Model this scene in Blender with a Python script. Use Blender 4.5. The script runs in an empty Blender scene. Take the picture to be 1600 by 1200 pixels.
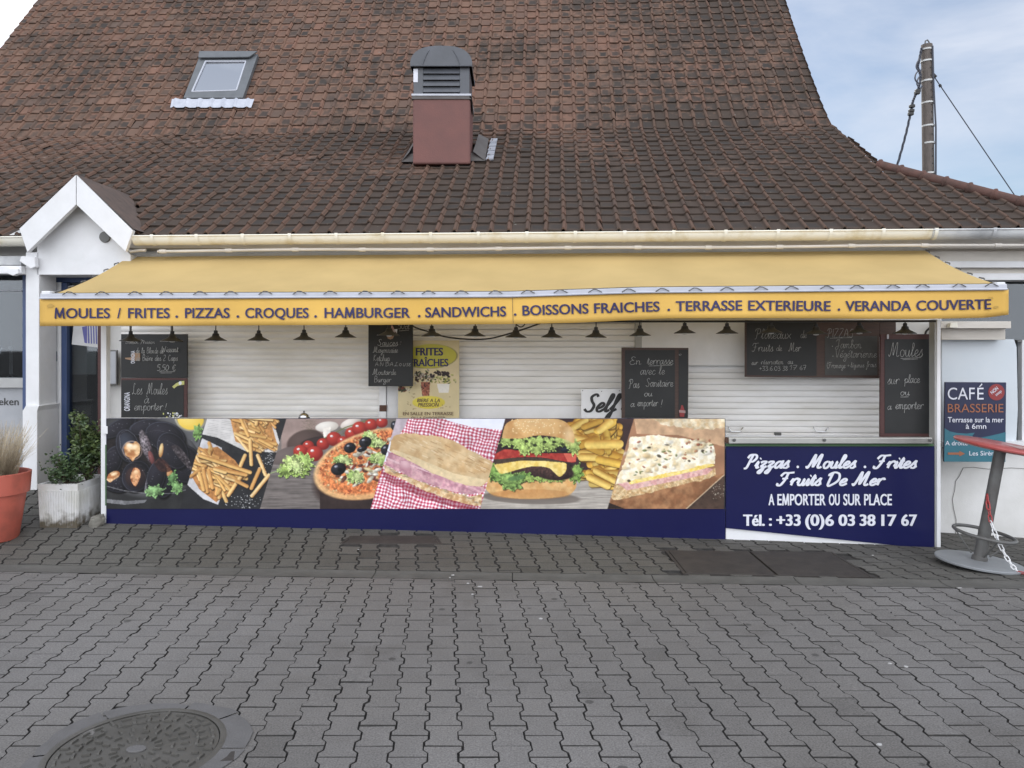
import bpy, math, random
import numpy as np
from mathutils import Vector, Matrix
random.seed(7); RNG = np.random.default_rng(7)
S = bpy.context.scene
COL = S.collection
R = math.radians
# ------------------------------------------------------------------ camera, sky, sun, exposure
HZ, FPX, CH = 540.0, 1200.0, 1.65          # horizon row, focal length (photo pixels), eye height
cam = bpy.data.cameras.new('camera'); camo = bpy.data.objects.new('camera', cam); COL.objects.link(camo)
camo.location = (0, 0, CH); camo.rotation_euler = (R(90), 0, 0)
cam.sensor_width = 36; cam.lens = 36 * FPX / 1600; cam.shift_y = -(600 - HZ) / 1600
cam.clip_start = 0.05; cam.clip_end = 600
S.camera = camo
SUN_EL, SUN_AZ = 34, -25
W = bpy.data.worlds.new('World'); S.world = W; W.use_nodes = True
def build_world():
    nt = W.node_tree; nd = nt.nodes; lk = nt.links; nd.clear()
    out = nd.new('ShaderNodeOutputWorld'); bg = nd.new('ShaderNodeBackground')
    sky = nd.new('ShaderNodeTexSky'); sky.sky_type = 'NISHITA'; sky.sun_disc = False
    sky.sun_elevation = R(SUN_EL); sky.sun_rotation = R(SUN_AZ); sky.air_density = 1.0; sky.dust_density = 0.6; sky.ozone_density = 1.5
    tc = nd.new('ShaderNodeTexCoord'); mp = nd.new('ShaderNodeMapping'); mp.inputs['Rotation'].default_value = (0.2, -0.5, 0.4)
    mp.inputs['Scale'].default_value = (1.2, 1.0, 3.2)
    lk.new(tc.outputs['Generated'], mp.inputs['Vector'])
    nz = nd.new('ShaderNodeTexNoise'); nz.inputs['Scale'].default_value = 2.3; nz.inputs['Detail'].default_value = 7; nz.inputs['Roughness'].default_value = 0.55
    nz.inputs['Distortion'].default_value = 0.4
    lk.new(mp.outputs['Vector'], nz.inputs['Vector'])
    rp = nd.new('ShaderNodeValToRGB'); rp.color_ramp.elements[0].position = 0.36; rp.color_ramp.elements[1].position = 0.72
    rp.color_ramp.elements[0].color = (0.08,)*3 + (1,); rp.color_ramp.elements[1].color = (0.95,)*3 + (1,)
    lk.new(nz.outputs['Fac'], rp.inputs['Fac'])
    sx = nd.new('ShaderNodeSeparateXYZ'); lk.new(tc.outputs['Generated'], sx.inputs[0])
    # brighter cloud added behind the camera, unseen, to light the shaded facade; thin veils elsewhere
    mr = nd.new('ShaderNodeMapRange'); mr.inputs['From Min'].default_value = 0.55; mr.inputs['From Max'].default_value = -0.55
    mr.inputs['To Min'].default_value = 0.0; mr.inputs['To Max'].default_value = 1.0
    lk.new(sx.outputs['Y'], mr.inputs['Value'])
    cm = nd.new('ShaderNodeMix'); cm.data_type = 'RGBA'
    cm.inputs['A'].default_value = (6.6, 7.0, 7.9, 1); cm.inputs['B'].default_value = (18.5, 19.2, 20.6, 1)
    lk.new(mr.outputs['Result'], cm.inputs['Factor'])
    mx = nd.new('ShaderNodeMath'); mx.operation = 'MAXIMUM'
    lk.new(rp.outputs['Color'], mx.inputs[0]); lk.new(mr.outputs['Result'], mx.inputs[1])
    dim = nd.new('ShaderNodeMix'); dim.data_type = 'RGBA'; dim.blend_type = 'MULTIPLY'; dim.inputs['Factor'].default_value = 1
    dim.inputs['B'].default_value = (SKYK, SKYK, SKYK, 1)
    lk.new(sky.outputs['Color'], dim.inputs['A'])
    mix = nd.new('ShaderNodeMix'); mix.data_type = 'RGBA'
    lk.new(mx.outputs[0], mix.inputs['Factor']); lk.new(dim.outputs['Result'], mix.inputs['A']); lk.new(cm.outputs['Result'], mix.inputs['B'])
    # bright aureole of thin cloud round the sun
    dt = nd.new('ShaderNodeVectorMath'); dt.operation = 'DOT_PRODUCT'; nm = nd.new('ShaderNodeVectorMath'); nm.operation = 'NORMALIZE'; lk.new(tc.outputs['Generated'], nm.inputs[0]); lk.new(nm.outputs[0], dt.inputs[0])
    dt.inputs[1].default_value = (math.sin(R(SUN_AZ))*math.cos(R(SUN_EL)), math.cos(R(SUN_AZ))*math.cos(R(SUN_EL)), math.sin(R(SUN_EL)))
    pw = nd.new('ShaderNodeMath'); pw.operation = 'POWER'; cl = nd.new('ShaderNodeMath'); cl.operation = 'MAXIMUM'; cl.inputs[1].default_value = 0; lk.new(dt.outputs['Value'], cl.inputs[0]); lk.new(cl.outputs[0], pw.inputs[0]); pw.inputs[1].default_value = 20
    gl = nd.new('ShaderNodeMix'); gl.data_type = 'RGBA'; gl.blend_type = 'ADD'; lk.new(pw.outputs[0], gl.inputs['Factor']); lk.new(mix.outputs['Result'], gl.inputs['A']); gl.inputs['B'].default_value = (18, 18.2, 18.6, 1)
    mix = gl
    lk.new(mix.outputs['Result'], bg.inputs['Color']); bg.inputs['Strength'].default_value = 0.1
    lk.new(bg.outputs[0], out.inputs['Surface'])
SKYK = 1.0
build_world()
sl = bpy.data.lights.new('sun', 'SUN'); sl.energy = 2.2; sl.angle = R(0.5); sl.color = (1, .95, .86)
so = bpy.data.objects.new('sun', sl); COL.objects.link(so); so.location = (-8, 20, 20)
_d = Vector((math.sin(R(SUN_AZ))*math.cos(R(SUN_EL)), math.cos(R(SUN_AZ))*math.cos(R(SUN_EL)), math.sin(R(SUN_EL))))
so.rotation_euler = _d.to_track_quat('Z', 'Y').to_euler()
S.view_settings.view_transform = 'Standard'; S.view_settings.look = 'None'
S.view_settings.exposure = 0.30; S.view_settings.gamma = 1.0; S.view_settings.use_curve_mapping = False

# ------------------------------------------------------------------ helpers
def lin(c): return tuple((x/12.92 if x <= .04045 else ((x+.055)/1.055)**2.4) for x in [v/255 for v in c])
def P(px, py, D, k=0.0):
    """the point of the upright plane Y = D - k*X that the surveyed direction (px, py) meets"""
    r = (px - 800) / FPX; Y = D / (1 + k*r)
    return Vector((r*Y, Y, CH + (HZ - py)/FPX*Y))
def ys(x): return 5.5 - .055*x                 # centre line of the drainage channel
def gz(x, y):                                  # height of the ground
    t = min(max(y - ys(x) - .08, 0), 2.6); xx = min(max(x, -6), 6)
    return t * (.049 - .0265*xx) * 1.06
def onground(px, py, dz=0.0):
    Y = 3.0
    for _ in range(60):
        X = (px-800)/FPX*Y; z = gz(X, Y) + dz
        Y2 = (CH - z)*FPX/(py - HZ); Y += (Y2 - Y)*.5
    return Vector(((px-800)/FPX*Y, Y, gz((px-800)/FPX*Y, Y)+dz))
MATS = {}
def mat(name, c, rough=.6, c2=None, scale=6, amt=None, bump=0, bscale=60, metal=0, spec=.5, coat=0, detail=5, lo=.35, hi=.68, stretch=None, island=0):
    if name in MATS: return MATS[name]
    m = bpy.data.materials.new(name); m.use_nodes = True; nt = m.node_tree; b = nt.nodes['Principled BSDF']; L = nt.links
    b.inputs['Roughness'].default_value = rough; b.inputs['Metallic'].default_value = metal
    b.inputs['Specular IOR Level'].default_value = spec; b.inputs['Coat Weight'].default_value = coat; b.inputs['Coat Roughness'].default_value = .12
    c = tuple(c)+(1,)
    if c2 is None: c2 = tuple(x*.86 for x in c[:3])
    tc = nt.nodes.new('ShaderNodeTexCoord'); vec = tc.outputs['Object']
    if stretch:
        mp = nt.nodes.new('ShaderNodeMapping'); mp.inputs['Scale'].default_value = stretch; L.new(vec, mp.inputs['Vector']); vec = mp.outputs['Vector']
    nz = nt.nodes.new('ShaderNodeTexNoise'); nz.inputs['Scale'].default_value = scale; nz.inputs['Detail'].default_value = detail; nz.inputs['Roughness'].default_value = .6
    L.new(vec, nz.inputs['Vector'])
    rp = nt.nodes.new('ShaderNodeValToRGB'); rp.color_ramp.elements[0].position = lo; rp.color_ramp.elements[1].position = hi
    rp.color_ramp.elements[0].color = c; rp.color_ramp.elements[1].color = tuple(c2)[:3]+(1,)
    L.new(nz.outputs['Fac'], rp.inputs['Fac']); colr = rp.outputs['Color']
    if island:
        g = nt.nodes.new('ShaderNodeNewGeometry'); mr = nt.nodes.new('ShaderNodeMapRange')
        mr.inputs['To Min'].default_value = 1-island; mr.inputs['To Max'].default_value = 1+island
        L.new(g.outputs['Random Per Island'], mr.inputs['Value'])
        mm = nt.nodes.new('ShaderNodeMix'); mm.data_type = 'RGBA'; mm.blend_type = 'MULTIPLY'; mm.inputs['Factor'].default_value = 1
        L.new(colr, mm.inputs['A']); L.new(mr.outputs['Result'], mm.inputs['B']); colr = mm.outputs['Result']
    L.new(colr, b.inputs['Base Color'])
    if bump:
        n2 = nt.nodes.new('ShaderNodeTexNoise'); n2.inputs['Scale'].default_value = bscale; n2.inputs['Detail'].default_value = 4
        L.new(tc.outputs['Object'], n2.inputs['Vector'])
        bp = nt.nodes.new('ShaderNodeBump'); bp.inputs['Strength'].default_value = bump; bp.inputs['Distance'].default_value = .01
        L.new(n2.outputs['Fac'], bp.inputs['Height']); L.new(bp.outputs['Normal'], b.inputs['Normal'])
    MATS[name] = m; return m
def tag(o, label=None, cat=None, group=None, kind=None):
    if label: o['label'] = label
    if cat: o['category'] = cat
    if group: o['group'] = group
    if kind: o['kind'] = kind
    return o
def thing(name, label, cat, loc=(0, 0, 0), group=None):
    o = bpy.data.objects.new(name, None); COL.objects.link(o); o.location = loc; o.empty_display_size = .2
    return tag(o, label, cat, group)
def copy_tree(o, parent=None):
    c = o.copy(); COL.objects.link(c)
    if parent: c.parent = parent
    for ch in list(o.children): copy_tree(ch, c)
    return c
class MB:
    def __init__(s): s.v = []; s.f = []
    def add(s, vs, fs):
        n = len(s.v); s.v += [tuple(v) for v in vs]; s.f += [tuple(i+n for i in f) for f in fs]; return s
    def prism(s, pts, off):
        """closed prism: front polygon pts, swept by vector off"""
        n = len(pts); off = Vector(off); pts = [Vector(p) for p in pts]
        vs = pts + [p+off for p in pts]
        fs = [tuple(range(n)), tuple(range(2*n-1, n-1, -1))] + [(i, i+n, (i+1) % n+n, (i+1) % n) for i in range(n)]
        return s.add(vs, fs)
    def box(s, a, b):
        (x0, y0, z0), (x1, y1, z1) = a, b
        return s.prism([(x0, y0, z0), (x1, y0, z0), (x1, y0, z1), (x0, y0, z1)], (0, y1-y0, 0))
    def tube(s, pts, r, n=10, caps=True, closed=False):
        pts = [Vector(p) for p in pts]; m = len(pts); rr = r if isinstance(r, (list, tuple)) else [r]*m
        vs = []; up = None
        for i, p in enumerate(pts):
            a = pts[(i-1) % m] if (closed or i > 0) else p; c = pts[(i+1) % m] if (closed or i < m-1) else p
            t = (c-a).normalized()
            if up is None: up = Vector((0, 0, 1)) if abs(t.z) < .9 else Vector((0, 1, 0))
            x = t.cross(up).normalized(); up2 = x.cross(t).normalized(); up = up2
            for j in range(n):
                an = 2*math.pi*j/n; vs.append(p + (x*math.cos(an)+up2*math.sin(an))*rr[i])
        fs = []; q = m if closed else m-1
        for i in range(q):
            for j in range(n):
                i2 = (i+1) % m; fs.append((i*n+j, i*n+(j+1) % n, i2*n+(j+1) % n, i2*n+j))
        if caps and not closed: fs += [tuple(range(n-1, -1, -1)), tuple(range((m-1)*n, m*n))]
        return s.add(vs, fs)
    def lathe(s, prof, c=(0, 0, 0), n=32, ax=None):
        """prof = [(radius, height)...]; ax = Matrix to tilt"""
        c = Vector(c); vs = []; fs = []
        for (r, h) in prof:
            for j in range(n):
                a = 2*math.pi*j/n; p = Vector((r*math.cos(a), r*math.sin(a), h))
                if ax is not None: p = ax @ p
                vs.append(c+p)
        for i in range(len(prof)-1):
            for j in range(n): fs.append((i*n+j, i*n+(j+1) % n, (i+1)*n+(j+1) % n, (i+1)*n+j))
        if prof[0][0] > 1e-5: fs.append(tuple(range(n-1, -1, -1)))
        if prof[-1][0] > 1e-5: fs.append(tuple(range((len(prof)-1)*n, len(prof)*n)))
        return s.add(vs, fs)
    uv = None; mi = None; m2 = None
    def build(s, name, m, parent=None, smooth=False, bevel=0, local=False):
        me = bpy.data.meshes.new(name); me.from_pydata(s.v, [], s.f); me.update()
        me.materials.append(m)
        if s.mi is not None: me.materials.append(s.m2); me.polygons.foreach_set('material_index', s.mi)
        if s.uv is not None:
            ul_ = me.uv_layers.new(name='UVMap'); li = np.zeros(len(me.loops), np.int32); me.loops.foreach_get('vertex_index', li); ul_.data.foreach_set('uv', np.asarray(s.uv, np.float32)[li].ravel())
        o = bpy.data.objects.new(name, me); COL.objects.link(o)
        if smooth:
            me.shade_smooth()
            if smooth != 'full':
                me.set_sharp_from_angle(angle=R(38))
        if parent is not None:
            o.parent = parent
            if not local:
                if parent.parent is None and parent.type == 'EMPTY': o.matrix_parent_inverse = Matrix.Translation(-parent.location)
        if bevel:
            b = o.modifiers.new('bevel', 'BEVEL'); b.width = bevel; b.segments = 2; b.limit_method = 'ANGLE'; b.angle_limit = R(40)
        return o
def slab(name, pts, D, k, th, m, parent=None, bevel=.003):
    return MB().prism([P(x, y, D, k) for x, y in pts], (0, th, 0)).build(name, m, parent, bevel=bevel)
def rect(x0, y0, x1, y1): return [(x0, y1), (x1, y1), (x1, y0), (x0, y0)]
# ---- printed lettering (built-in typeface)
DG = None; _capH = None
def text_mesh(s, off=0.0, shear=0.0, space=1.0):
    cu = bpy.data.curves.new('t', 'FONT'); cu.body = s; cu.size = 1; cu.offset = off; cu.shear = shear; cu.resolution_u = 4; cu.space_character = space
    o = bpy.data.objects.new('t', cu); COL.objects.link(o)
    bpy.context.view_layer.update(); dg = bpy.context.evaluated_depsgraph_get()
    me = bpy.data.meshes.new_from_object(o.evaluated_get(dg))
    v = [tuple(x.co) for x in me.vertices]; f = [tuple(p.vertices) for p in me.polygons]
    bpy.data.objects.remove(o); bpy.data.curves.remove(cu); bpy.data.meshes.remove(me)
    return v, f
_h, _ = text_mesh('H'); CAPH = max(v[1] for v in _h)
def text(mb, s, x0, x1, base, cap, fn, off=.012, shear=0, ang=0, space=1.0):
    # heavy weights: a few copies side by side, a hair apart in depth
    if off > .0121:
        w = (off-.010)*cap/CAPH*1.15
        for i, d in enumerate((-w, 0, w)):
            text(mb, s, x0+w+d, x1-w+d, base, cap-w*.6, (lambda e: lambda x, y: fn(x, y)+Vector((0, -.0006*e, 0)))(i), .010, shear, ang, space)
        return
    if 'M' in s and len(s) > 1 or s == 'M':             # the typeface's M clogs up when bold: draw it from four strokes
        ex = lambda q: [f(p[0] for p in text_mesh(q, off, shear, space)[0]) for f in (min, max)] if q.strip() else [0, 0]
        i = s.index('M'); pre, post = s[:i], s[i+1:]; a, b = ex(s); k = (x1-x0)/(b-a); m1 = ex(pre+'M')[1]; mw = ex('M'); m0 = m1-(mw[1]-mw[0])
        rot = lambda dx, dy: (x0+dx*math.cos(ang)-dy*math.sin(ang), base-dx*math.sin(ang)-dy*math.cos(ang))
        if pre: e = ex(pre); text(mb, pre, x0, x0+(e[1]-a)*k, base, cap, fn, off, shear, ang, space)
        if post: e = ex(post); st = rot((b-(e[1]-e[0])-a)*k, 0); text(mb, post, st[0], st[0]+(e[1]-e[0])*k, st[1], cap, fn, off, shear, ang, space)
        A, B = (m0-a)*k, (m1-a)*k; W_ = B-A; t = min(cap*.16, W_*.17); q = [(A+t*.4, 0), (A+W_*.15, cap), (A+W_*.5, t*.6), (B-W_*.15, cap), (B-t*.4, 0)]
        for j in range(4):
            (xa, ya), (xb, yb) = q[j], q[j+1]; ribbon(mb, [rot(xa+shear*ya, ya), rot(xb+shear*yb, yb)], t*(1.1 if j in (1, 2) else 1), (lambda e: lambda x, y: fn(x, y)+Vector((0, -.00013*e, 0)))(j))
        return
    v, f = text_mesh(s, off, shear, space); xs = [p[0] for p in v]; a, b = min(xs), max(xs)
    sx = (x1-x0)/(b-a); sy = cap/CAPH; ca, sa = math.cos(ang), math.sin(ang); out = []
    for p in v:
        dx = (p[0]-a)*sx; dy = p[1]*sy
        out.append(fn(x0 + dx*ca - dy*sa, base - dx*sa - dy*ca))
    mb.add(out, f)
# ---- handwriting: single-stroke glyphs, x-height 10, capitals 20
GL = {'a': (11, "8,8 6,10 3,9 1,5 2,1 4,0 7,4 9,11 8.5,3 9.5,0 12,3"), 'b': (9, "0,2 3,8 5,16 4,20 2,18 2,6 2,1 5,0 8,4 6,9 3,8"), 'c': (8, "8,8 5,10 2,8 1,4 3,0 6,0 9,3"),
'd': (10, "8,8 5,10 2,8 1,4 3,0 6,1 8,6 9,20 8,4 9,0 11,2"), 'e': (8.5, "0,3 5,5 7,8 5,10 3,9 1,5 2,1 5,0 9,3"), 'f': (7, "0,2 4,10 6,18 4,20 3,15 3,0 2,-8 0,-9 0,-5 3,0 7,3"),
'g': (10, "8,8 5,10 2,8 1,4 3,1 6,2 8,8 8,-4 6,-9 2,-8 3,-4 10,2"), 'h': (10, "0,2 4,12 5,19 3,20 2,14 2,0 2,6 5,10 7,8 7,2 8,0 10,2"), 'i': (5, "0,2 2,10 2,2 3,0 5,2|2.5,14 3.5,15"),
'j': (6, "1,2 3,10 3,-5 1,-9 -1,-7 2,-2 6,2|3,14 4,15"), 'k': (9, "0,2 4,12 5,19 3,20 2,14 2,0|7,10 3,5 8,0 10,2"), 'l': (6, "0,2 4,12 5,18 3,20 2,14 2,3 3,0 6,2"),
'm': (14, "0,8 1,10 1,0 1,6 4,10 5,8 5,0 5,6 8,10 10,8 10,2 11,0 14,2"), 'n': (10, "0,8 1,10 1,0 1,6 4,10 6,8 6,2 7,0 10,2"), 'o': (9.5, "5,10 2,8.5 1,4.5 3,0 6,0 8,4 7.5,8 5,10|7.5,8.2 9.5,9"),
'p': (10, "0,4 2,10 2,-9 2,6 5,10 8,8 8,3 5,0 2,2 5,0 10,2"), 'q': (10, "8,8 5,10 2,8 1,4 3,1 6,2 8,9 8,-9"), 'r': (8.5, "0,4 2,10 2,0 2,5 4,9 7,10.5 8.5,8"),
's': (7.5, "0,2 5,11 5,7 6.5,3 5,0 1,0.5|5.5,.5 8,3"), 't': (6, "0,2 3,16 3,3 4,0 7,2|0,11 6,11"), 'u': (10, "0,3 1,10 1,3 3,0 6,2 7,10 7,2 8,0 10,2"), 'v': (9, "0,9 1,10 3,0 4,0 7,10 9,9"),
'w': (12, "0,10 2,0 5,8 8,0 10,10 12,9"), 'x': (9, "0,10 8,0|8,10 0,0"), 'y': (9, "0,9 1,10 2,4 4,3 7,10 7,-4 5,-9 2,-8 3,-4 9,2"), 'z': (9, "0,8 3,10 7,9 2,2 5,2 6,-2 4,-8 1,-7 4,-2 9,3"),
'P': (12, "0,15 2,20 9,20 11,15 8,10 4,10|5,20 4,8 3,0 0,-1"), 'M': (20, "0,3 2,0 4,6 6,19 7,19 8,8 9,2 13,18 15,20 15,8 15,2 17,0 20,2"), 'F': (14, "0,14 3,19 8,19 15,20|8,19 7,8 4,0 0,0 0,3|3,10 10,11"),
'D': (15, "4,19 4,0 9,1 14,8 12,17 6,20 1,17 1,14"), 'L': (12, "8,18 5,20 4,14 4,4 1,0 1,2 5,2 10,0 12,2"), 'S': (11, "10,17 7,20 3,17 5,12 9,7 8,1 4,0 0,3"), 'E': (10, "9,18 5,20 2,16 5,11 7,11 3,10 0,5 3,0 8,1 10,4"),
'T': (13, "0,17 4,20 12,19 14,20|8,19 7,5 4,0 1,1"), 'A': (13, "0,0 6,20 12,0|3,8 10,8"), 'N': (12, "0,0 0.5,20 9.5,0 10,20"), 'O': (13, "6,20 0,10 6,0 12,10 6,20"), 'U': (12, "0,20 0,5 5,0 10,5 10,20"),
'B': (11, "1,0 1,20 7,20 9,15 6,11 1,11 8,10 10,5 7,0 1,0"), 'V': (11, "0,20 5,0 10,20"), 'R': (11, "1,0 1,20 8,20 9,14 1,10 10,0"), 'J': (11, "0,16 4,20 10,20|8,20 7,2 4,-3 0,-1 2,3 10,6"), 'K': (11, "1,0 1,20|9,20 1,9 10,0"),
'C': (11, "9,17 5,20 1,14 1,5 5,0 10,3"), 'W': (17, "0,20 3,0 7,14 11,0 15,20"), 'I': (4, "2,0 2,20"), 'Z': (12, "0,20 10,20 0,0 10,0"), 'G': (12, "9,17 5,20 1,14 1,5 5,0 10,3 10,9 6,9"),
'0': (9, "4,20 0,14 0,5 4,0 8,6 8,14 4,20"), '1': (6, "0,15 4,20 4,0"), '2': (10, "0,16 4,20 8,15 0,0 9,0"), '3': (9, "0,18 5,20 7,15 3,11 8,6 5,0 0,1"), '5': (9, "8,20 1,20 0,12 5,12 8,6 5,0 0,1"),
'6': (9, "7,20 1,10 1,3 5,0 8,4 5,9 1,6"), '7': (9, "0,20 8,20 3,0|1,10 7,10"), '8': (9, "4,11 0,16 4,20 8,16 4,11 0,5 4,0 8,5 4,11"), '+': (10, "4,14 4,4|0,9 8,9"), '.': (4, "1,0 2,1"), ',': (4, "2,1 0,-4"),
'!': (5, "2,20 2,6|2,0 2.3,1"), ':': (5, "2,2 2.5,3|2,9 2.5,10"), '(': (6, "5,22 1,12 5,-2"), ')': (6, "0,22 4,12 0,-2"), '-': (8, "0,9 7,9"), '€': (12, "10,17 6,20 2,14 2,6 6,0 11,3|0,12 8,12|0,8 7,8"), ' ': (9, "")}
for k_, b_, ac in (('à', 'a', "3,17 6,13"), ('é', 'e', "4,13 8,17"), ('É', 'E', "4,23 8,26"), ('è', 'e', "3,17 6,13")): GL[k_] = (GL[b_][0], GL[b_][1]+"|"+ac)
def strokes(s):
    x = 0; out = []
    for ch in s:
        w, d = GL[ch]
        for st in d.split('|'):
            if st: out.append([(x+float(a.split(',')[0]), float(a.split(',')[1])) for a in st.split()])
        x += w + (1.5 if ch.isupper() or ch.isdigit() else .4)
    return out, x
def smooth(pts, n=5):
    if len(pts) < 3: return pts
    out = []; q = [pts[0]]+pts+[pts[-1]]
    for i in range(1, len(q)-2):
        p0, p1, p2, p3 = [np.array(q[j]) for j in (i-1, i, i+1, i+2)]
        for t in np.linspace(0, 1, n, endpoint=False):
            out.append(tuple(.5*((2*p1)+(-p0+p2)*t+(2*p0-5*p1+4*p2-p3)*t*t+(-p0+3*p1-3*p2+p3)*t**3)))
    out.append(pts[-1]); return out
_rc = [0]
def ribbon(mb, pts, w, fn):
    # every point a hair prouder than the last, so crossing strokes never share a plane
    n = len(pts); c0 = _rc[0] % 200; _rc[0] += n; hair = lambda i: Vector((0, -2.5e-5*(c0+i), 0))
    if n < 2: return
    L = []; Rr = []
    for i in range(n):
        a = pts[max(i-1, 0)]; b = pts[min(i+1, n-1)]; dx, dy = b[0]-a[0], b[1]-a[1]; d = math.hypot(dx, dy) or 1
        ww = (w(i/(n-1), dx/d, dy/d) if callable(w) else w)/2
        nx, ny = -dy/d*ww, dx/d*ww; L.append((pts[i][0]+nx, pts[i][1]+ny)); Rr.append((pts[i][0]-nx, pts[i][1]-ny))
    mb.add([fn(*p)+hair(i) for i, p in enumerate(L)]+[fn(*p)+hair(i) for i, p in enumerate(Rr)], [(i, i+1, n+i+1, n+i) for i in range(n-1)])
    if not callable(w) and w > 1.6:
        for e in (pts[0], pts[-1]):
            mb.add([fn(e[0]+w/2*math.cos(a*math.pi/4), e[1]-w/2*math.sin(a*math.pi/4)) for a in range(8)], [tuple(range(8))])
def hand(mb, s, x0, x1, base, cap, fn, w=.9, slant=.12, jit=.25):
    if not callable(w): w *= .78
    st, W_ = strokes(s); xs = [p[0]+p[1]*slant for q in st for p in q]; a, b = min(xs), max(xs); sx = (x1-x0)/(b-a); sy = cap/20
    for q in st:
        pts = [(x0+(p[0]+p[1]*slant-a)*sx + random.uniform(-jit, jit)*.5, base-p[1]*sy + random.uniform(-jit, jit)*.5) for p in q]
        ribbon(mb, smooth(pts), w, fn)
def line(mb, x0, y0, x1, y1, fn, w=.7): ribbon(mb, [(x0, y0), ((x0+x1)/2, (y0+y1)/2+.15), (x1, y1)], w, fn)
def disc(mb, cx, cy, rx, ry, fn, n=28, rot=0):
    ca, sa = math.cos(rot), math.sin(rot)
    mb.add([fn(cx+rx*math.cos(2*math.pi*i/n)*ca-ry*math.sin(2*math.pi*i/n)*sa, cy-rx*math.cos(2*math.pi*i/n)*sa-ry*math.sin(2*math.pi*i/n)*ca) for i in range(n)], [tuple(range(n))])
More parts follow.
